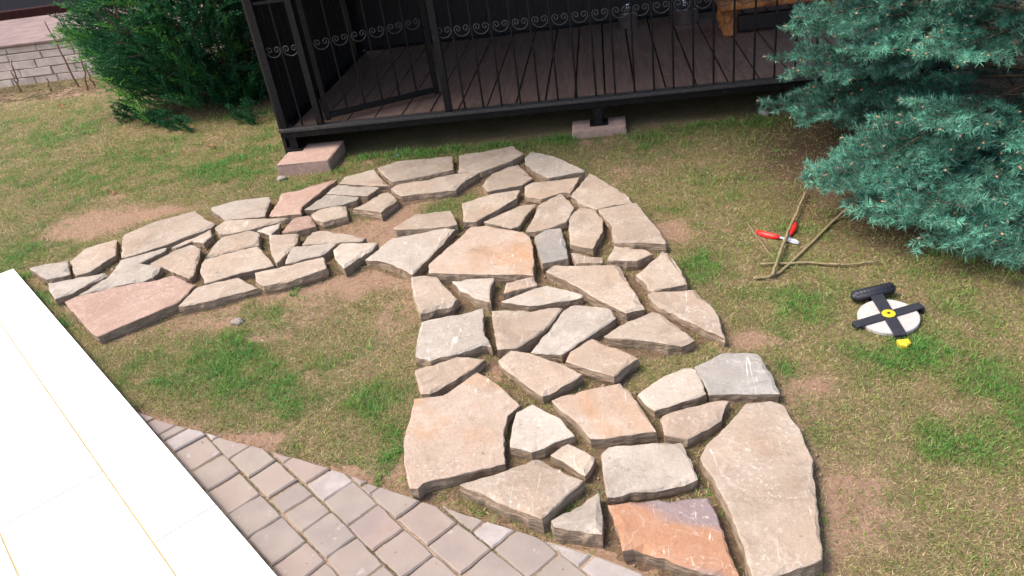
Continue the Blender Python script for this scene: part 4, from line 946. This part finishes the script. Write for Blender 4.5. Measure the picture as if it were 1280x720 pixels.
def pebble(px, py, s, label, mt=M['pebble'], name='pebble', cat='stone'):
    r = random.Random(px+py); bmx = bmesh.new(); bmesh.ops.create_icosphere(bmx, subdivisions=2, radius=s)
    for v in bmx.verts: v.co = Vector((v.co.x*r.uniform(.85,1.15)*1.25, v.co.y*r.uniform(.85,1.15), v.co.z*r.uniform(.85,1.1)*.6))
    me = bpy.data.meshes.new(name); bmx.to_mesh(me); bmx.free(); me.materials.append(mt); o = link(name, me, None, gpt(px, py, s*.3)); o.rotation_euler = (0, 0, r.uniform(0, 6)); tag(o, label, cat)
pebble(296, 401, .026, 'small pale stone on the lawn below the left arm of the path'); pebble(955, 141, .035, 'brownish stone in the grass at the foot of the pavilion by the spruce')
pebble(352, 222, .030, 'broken pale stone chip in front of the corner footing'); pebble(497, 194, .016, 'small blue plastic scrap in the grass behind the path', M['blue'], 'plastic_scrap', 'scrap')
pebble(533, 712, .010, 'small dark brown clod on the concrete setts', M['bark'], 'soil_clod', 'clod')
# bare stems standing in the soil by the low wall
RODS = [((98,108),(55,25),8.40,'tall slanting bare stem in front of the low block wall'),((27,117),(13,88),8.15,'short brown stem by the low block wall, paired with a thinner one'),((24,110),(13,74),8.45,'thin stem close against the low block wall'),((65,115),(57,96),8.2,'short thick stub of a stem standing in the soil strip'),
        ((110,112),(98,60),8.2,'thin bare stem next to the juniper, more upright'),((118,109),(106,82),8.35,'short bare stem nearest the juniper foliage')]
for i, (bp, tp, y, lb) in enumerate(RODS):
    p = at(*bp); p = Vector((p[0], min(p[1], 8.47), 0)); q = aty(*tp, p.y-.02); q = Vector(q); rr = random.Random(i); mb = MB(); n = 7
    mb.tube([(p.lerp(q, k/n)-p)+Vector((rr.uniform(-.012,.012), rr.uniform(-.01,.01), -.03 if k == 0 else 0)) for k in range(n+1)], [.011-.006*k/n for k in range(n+1)], 6)
    o = mb.build('bare_stem', M['rodrust'], None, (p.x, p.y, float(hgt(p.x, p.y)))); tag(o, lb, 'stem', 'bare stems by the low wall')

# ================================================================ grass
def scatter(x0, x1, y0, y1, dens):
    n = int((x1-x0)*(y1-y0)*dens); return rng.uniform(x0, x1, n), rng.uniform(y0, y1, n)
def in_view(x, y, m=90):
    P = np.stack([x, y, np.zeros_like(x)-H], 0); c = CM.T @ P; u = 640+F*c[0]/c[2]; v = 360+F*c[1]/c[2]
    return (u > -m) & (u < 1280+m) & (v > -m) & (v < 720+m)
def blades(x, y, ln, wd, tilt, curl, colr):
    n = len(x); az = rng.uniform(0, 2*np.pi, n); d = np.stack([np.cos(az), np.sin(az), np.zeros(n)], 1); s = np.stack([-d[:,1], d[:,0], d[:,2]], 1)
    tw = rng.uniform(-1.2, 1.2, n)[:, None]; s = s*np.cos(tw)+np.array([[0,0,1.]])*np.sin(tw)*.6
    up = np.array([[0,0,1.]]); b0 = np.stack([x, y, surf(x, y)-.002], 1); a1 = tilt; a2 = np.minimum(tilt+curl, 1.62)
    m = b0+(d*np.sin(a1)[:,None]+up*np.cos(a1)[:,None])*(ln*.5)[:,None]; t = m+(d*np.sin(a2)[:,None]+up*np.cos(a2)[:,None])*(ln*.5)[:,None]
    t[:,2] = np.maximum(t[:,2], b0[:,2]+.002); w2 = (wd/2)[:,None]
    V = np.stack([b0-s*w2, b0+s*w2, m+s*w2*.8, m-s*w2*.8, t], 1).reshape(-1, 3); k = np.arange(n)[:,None]*5
    T = np.concatenate([k+[[0,1,2]], k+[[0,2,3]], k+[[3,2,4]]], 0); C = np.repeat(colr, 5, 0); return V, T, C
GP = []; DP = []
for (x0, x1, y0, y1, dens, wsc) in ((-2.9, 2.3, .9, 2.7, 56000, 1.0), (-3.9, 2.6, 2.7, 4.0, 36000, 1.2), (-5.2, 2.8, 4.0, 5.5, 20000, 1.5), (-7.9, -2.0, 5.5, 8.5, 9000, 2.1)):
    x, y = scatter(x0, x1, y0, y1, dens); k = in_view(x, y); x, y = x[k], y[k]
    k = ~paved(x, y, -.045*np.clip(fbm(x, y, .11, 71, 2)-.3, 0, 1)) & ~terr(x, y); x, y = x[k], y[k]
    sm = look(stone_mask, x, y); ns = look(near_stone, x, y); ba = bare_f(x, y); gr = green_f(x, y); dk = dark_f(x, y)
    inter = ns > .30
    under = (x > PX0-.05) & (x < PX1+.1) & (y > GYF-.10+.07*fbm(x, y, .12, 90, 2)) & (y < PYB+.1)
    foot = ((x > -2.28) & (x < -1.9) & (y > 4.76) & (y < 5.14)) | ((x > -.27) & (x < .09) & (y > 4.94) & (y < 5.16))
    prob = np.where(inter, np.clip(.2+1.1*(fbm(x, y, .15, 77, 2)-.3), .1, .8), np.clip(1.1-1.0*ba, .13, 1))*np.where(sm > 0, 0, 1)*(1-.9*dk)*np.where(under | foot, 0, 1)*np.where(y > 8.1, .25, 1)
    clump = fbm(x, y, .035, 50, 2); prob = prob*np.clip(.25+1.5*clump, .3, 1.2)
    k = rng.random(len(x)) < prob; x, y, gr, ns, ba = x[k], y[k], gr[k], ns[k], ba[k]; n = len(x)
    tuft = fbm(x, y, .05, 60, 2); pg = np.where(ns > .3, .45, np.clip(.46+.55*gr+(tuft-.5)*.8-.35*ba-.3*ns, .03, .95)); isg = rng.random(n) < pg
    gx_, gy_ = x[isg], y[isg]; n1 = len(gx_); g1 = gr[isg]; q = rng.random((n1, 1)); q2 = rng.random((n1, 1)); fresh = np.clip(g1*.8+rng.normal(size=n1)*.25, 0, 1)[:, None]
    c = (np.array([.24,.28,.072])*(1-fresh)+np.array([.085,.29,.048])*fresh)*(.5+.85*q); c = np.where(q2 < .12, np.array([.22,.21,.07])*(.7+.6*q), c)
    tallb = np.where((gy_ > 4.6) & (gx_ > -2.0) & (gx_ < 1.2), 1.5, 1.0)
    GP.append(blades(gx_, gy_, rng.uniform(.010, .025, n1)*(1+.6*g1)*wsc**.35*tallb, rng.uniform(.0017, .0034, n1)*wsc, rng.uniform(.25, 1.25, n1), rng.uniform(.1, .9, n1), c))
    dx, dy = x[~isg], y[~isg]; n2 = len(dx); q = rng.random((n2, 1)); q3 = rng.random((n2, 1))
    c = (np.array([.56,.455,.225])*(1-q3)+np.array([.36,.25,.135])*q3)*(.5+.8*q); pt = fbm(dx, dy, .09, 44, 2)[:, None]; c = c*(.72+.55*pt); c = np.where(rng.random((n2, 1)) < .07, np.array([.60,.51,.32])*(.8+.3*q), c)
    DP.append(blades(dx, dy, rng.uniform(.009, .024, n2)*wsc**.35, rng.uniform(.0013, .0027, n2)*wsc, rng.uniform(.75, 1.5, n2), rng.uniform(.0, .5, n2), c))
tx_, ty_ = scatter(-3.6, 2.2, 1.3, 5.0, 16); k = in_view(tx_, ty_) & ~paved(tx_, ty_, .02) & ~terr(tx_, ty_) & (look(near_stone, tx_, ty_) < .5) & (look(stone_mask, tx_, ty_) < .5) & (green_f(tx_, ty_) > .25) & (ty_ < 4.9) & (dark_f(tx_, ty_) < .3)
tx_, ty_ = tx_[k], ty_[k]; per = rng.integers(14, 46, len(tx_)); ix = np.repeat(np.arange(len(tx_)), per); n = len(ix); sz = rng.uniform(.7, 1.5, len(tx_))[ix]; xx_, yy_ = tx_[ix]+rng.normal(size=n)*.013*sz, ty_[ix]+rng.normal(size=n)*.013*sz; q = rng.random((n, 1)); hue = rng.random(len(tx_))[ix][:, None]
ok = (look(stone_mask, xx_, yy_) < .5) & ~paved(xx_, yy_); xx_, yy_, q, hue, sz = xx_[ok], yy_[ok], q[ok], hue[ok], sz[ok]; n = len(xx_)
GP.append(blades(xx_, yy_, rng.uniform(.022, .050, n)*sz, rng.uniform(.0024, .0048, n), rng.uniform(.1, .9, n), rng.uniform(.2, 1.0, n), (np.array([.10,.30,.055])*(1-hue)+np.array([.22,.33,.07])*hue)*(.5+.8*q)))
n = 26000; uj = rng.uniform(-2.98, -.6, n); lj = rng.integers(1, 8, n); oj = np.array(LINES)[lj]+rng.normal(size=n)*.0022
mj, nj = xy(oj, uj); k = (oj < edge_o(uj)-.004) & (oj > TER_O+.004) & (fbm(mj, nj, .12, 81, 2) > .52) & in_view(mj, nj); mj, nj = mj[k], nj[k]; n = len(mj); q = rng.random((n, 1))
vb, tb, cb = blades(mj, nj, rng.uniform(.005, .013, n), rng.uniform(.0012, .0022, n), rng.uniform(.1, 1.3, n), rng.uniform(0, .7, n), np.where(rng.random((n, 1)) < .5, np.array([.20,.22,.07]), np.array([.30,.22,.12]))*(.5+.8*q))
vb[:, 2] += (P_Z-.006)-np.repeat(surf(mj, nj), 5); GP.append((vb, tb, cb))
V, T, C = merge(GP); o = big_mesh('grass', V, T, C, M['grass']); tag(o, 'short patchy green grass of the worn lawn', 'grass', kind='stuff')
print('grass blades', len(V)//5)
V, T, C = merge(DP); o = big_mesh('dry_grass', V, T, C, M['grass']); tag(o, 'flattened straw-coloured dry grass between the green patches', 'dry grass', kind='stuff')
print('dry blades', len(V)//5)
# twig and leaf litter on the soil strip by the wall and under the spruce
rl = np.random.default_rng(77); n = 2600; a = rl.uniform(0, 6.28, n)
lx = np.concatenate([rl.uniform(-7.6, -4.4, n//2), SPRUCE[0]+np.cos(a[:n//2])*rl.uniform(.6, 1.6, n//2)]); ly = np.concatenate([rl.uniform(7.7, 8.48, n//2), SPRUCE[1]+np.sin(a[:n//2])*rl.uniform(.6, 1.6, n//2)])
P = np.stack([lx, ly, hgt(lx, ly)+.004], 1); d = np.stack([np.cos(a), np.sin(a), rl.uniform(-.05, .3, n)], 1); L = np.concatenate([rl.uniform(.04, .16, n//2), rl.uniform(.02, .07, n//2)])[:, None]
rr = np.concatenate([np.full(n//2, .003), np.full(n//2, .0014)]); V, T = tubes(P, P+d*L, rr, rr*.7, 4); o = big_mesh('twig_litter', V, T, np.ones((len(V), 3)), M['stick']); tag(o, 'brown twig and needle litter on bare soil', 'litter', kind='stuff')

# crumbs of soil and grit lying on the flagstones, the setts and in the gaps
rc_ = np.random.default_rng(5); P = []
for kind, top, poly in stones:
    xs = [p[0] for p in poly]; ys = [p[1] for p in poly]; m = int(rc_.integers(0, 4)); x = rc_.uniform(min(xs), max(xs), m); y = rc_.uniform(min(ys), max(ys), m); k = inpoly(x, y, inset(poly, .02)); P += [(a, b, top) for a, b in zip(x[k], y[k])]
x = rc_.uniform(-1.9, .1, 260); y = rc_.uniform(1.3, 2.2, 260); k = (rc_.random(260) < .5) & paved(x, y, -.01) & ~terr(x, y); P += [(a, b, P_Z) for a, b in zip(x[k], y[k])]
x = rc_.uniform(-3.5, .9, 9000); y = rc_.uniform(1.3, 4.8, 9000); k = (look(near_stone, x, y) > .3) & (look(stone_mask, x, y) < .5) & ~paved(x, y, .02); P += [(a, b, float(h)+.002) for a, b, h in zip(x[k], y[k], surf(x[k], y[k]))]
P = np.array(P); n = len(P); r = (rc_.gamma(2.0, .0011, n)+.0012)*np.where(P[:, 2] > .02, .6, 1.0)*np.where(np.abs(P[:, 2]-P_Z) < 1e-6, .6, 1.0); oct_ = np.array([[1,0,0],[-1,0,0],[0,1,0],[0,-1,0],[0,0,1],[0,0,-1]], float)
V = P[:, None]+np.array([0, 0, .3])*r[:, None, None]+oct_[None]*r[:, None, None]*rc_.uniform(.6, 1.4, (n, 6, 1)); T = np.array([[0,2,4],[2,1,4],[1,3,4],[3,0,4],[2,0,5],[1,2,5],[3,1,5],[0,3,5]])
T = (np.arange(n)[:, None, None]*6+T[None]).reshape(-1, 3); o = big_mesh('soil_crumbs', V.reshape(-1, 3), T, np.ones((n*6, 3)), M['joint_sand']); tag(o, 'crumbs of soil and grit on and between the flagstones', 'grit', kind='stuff')
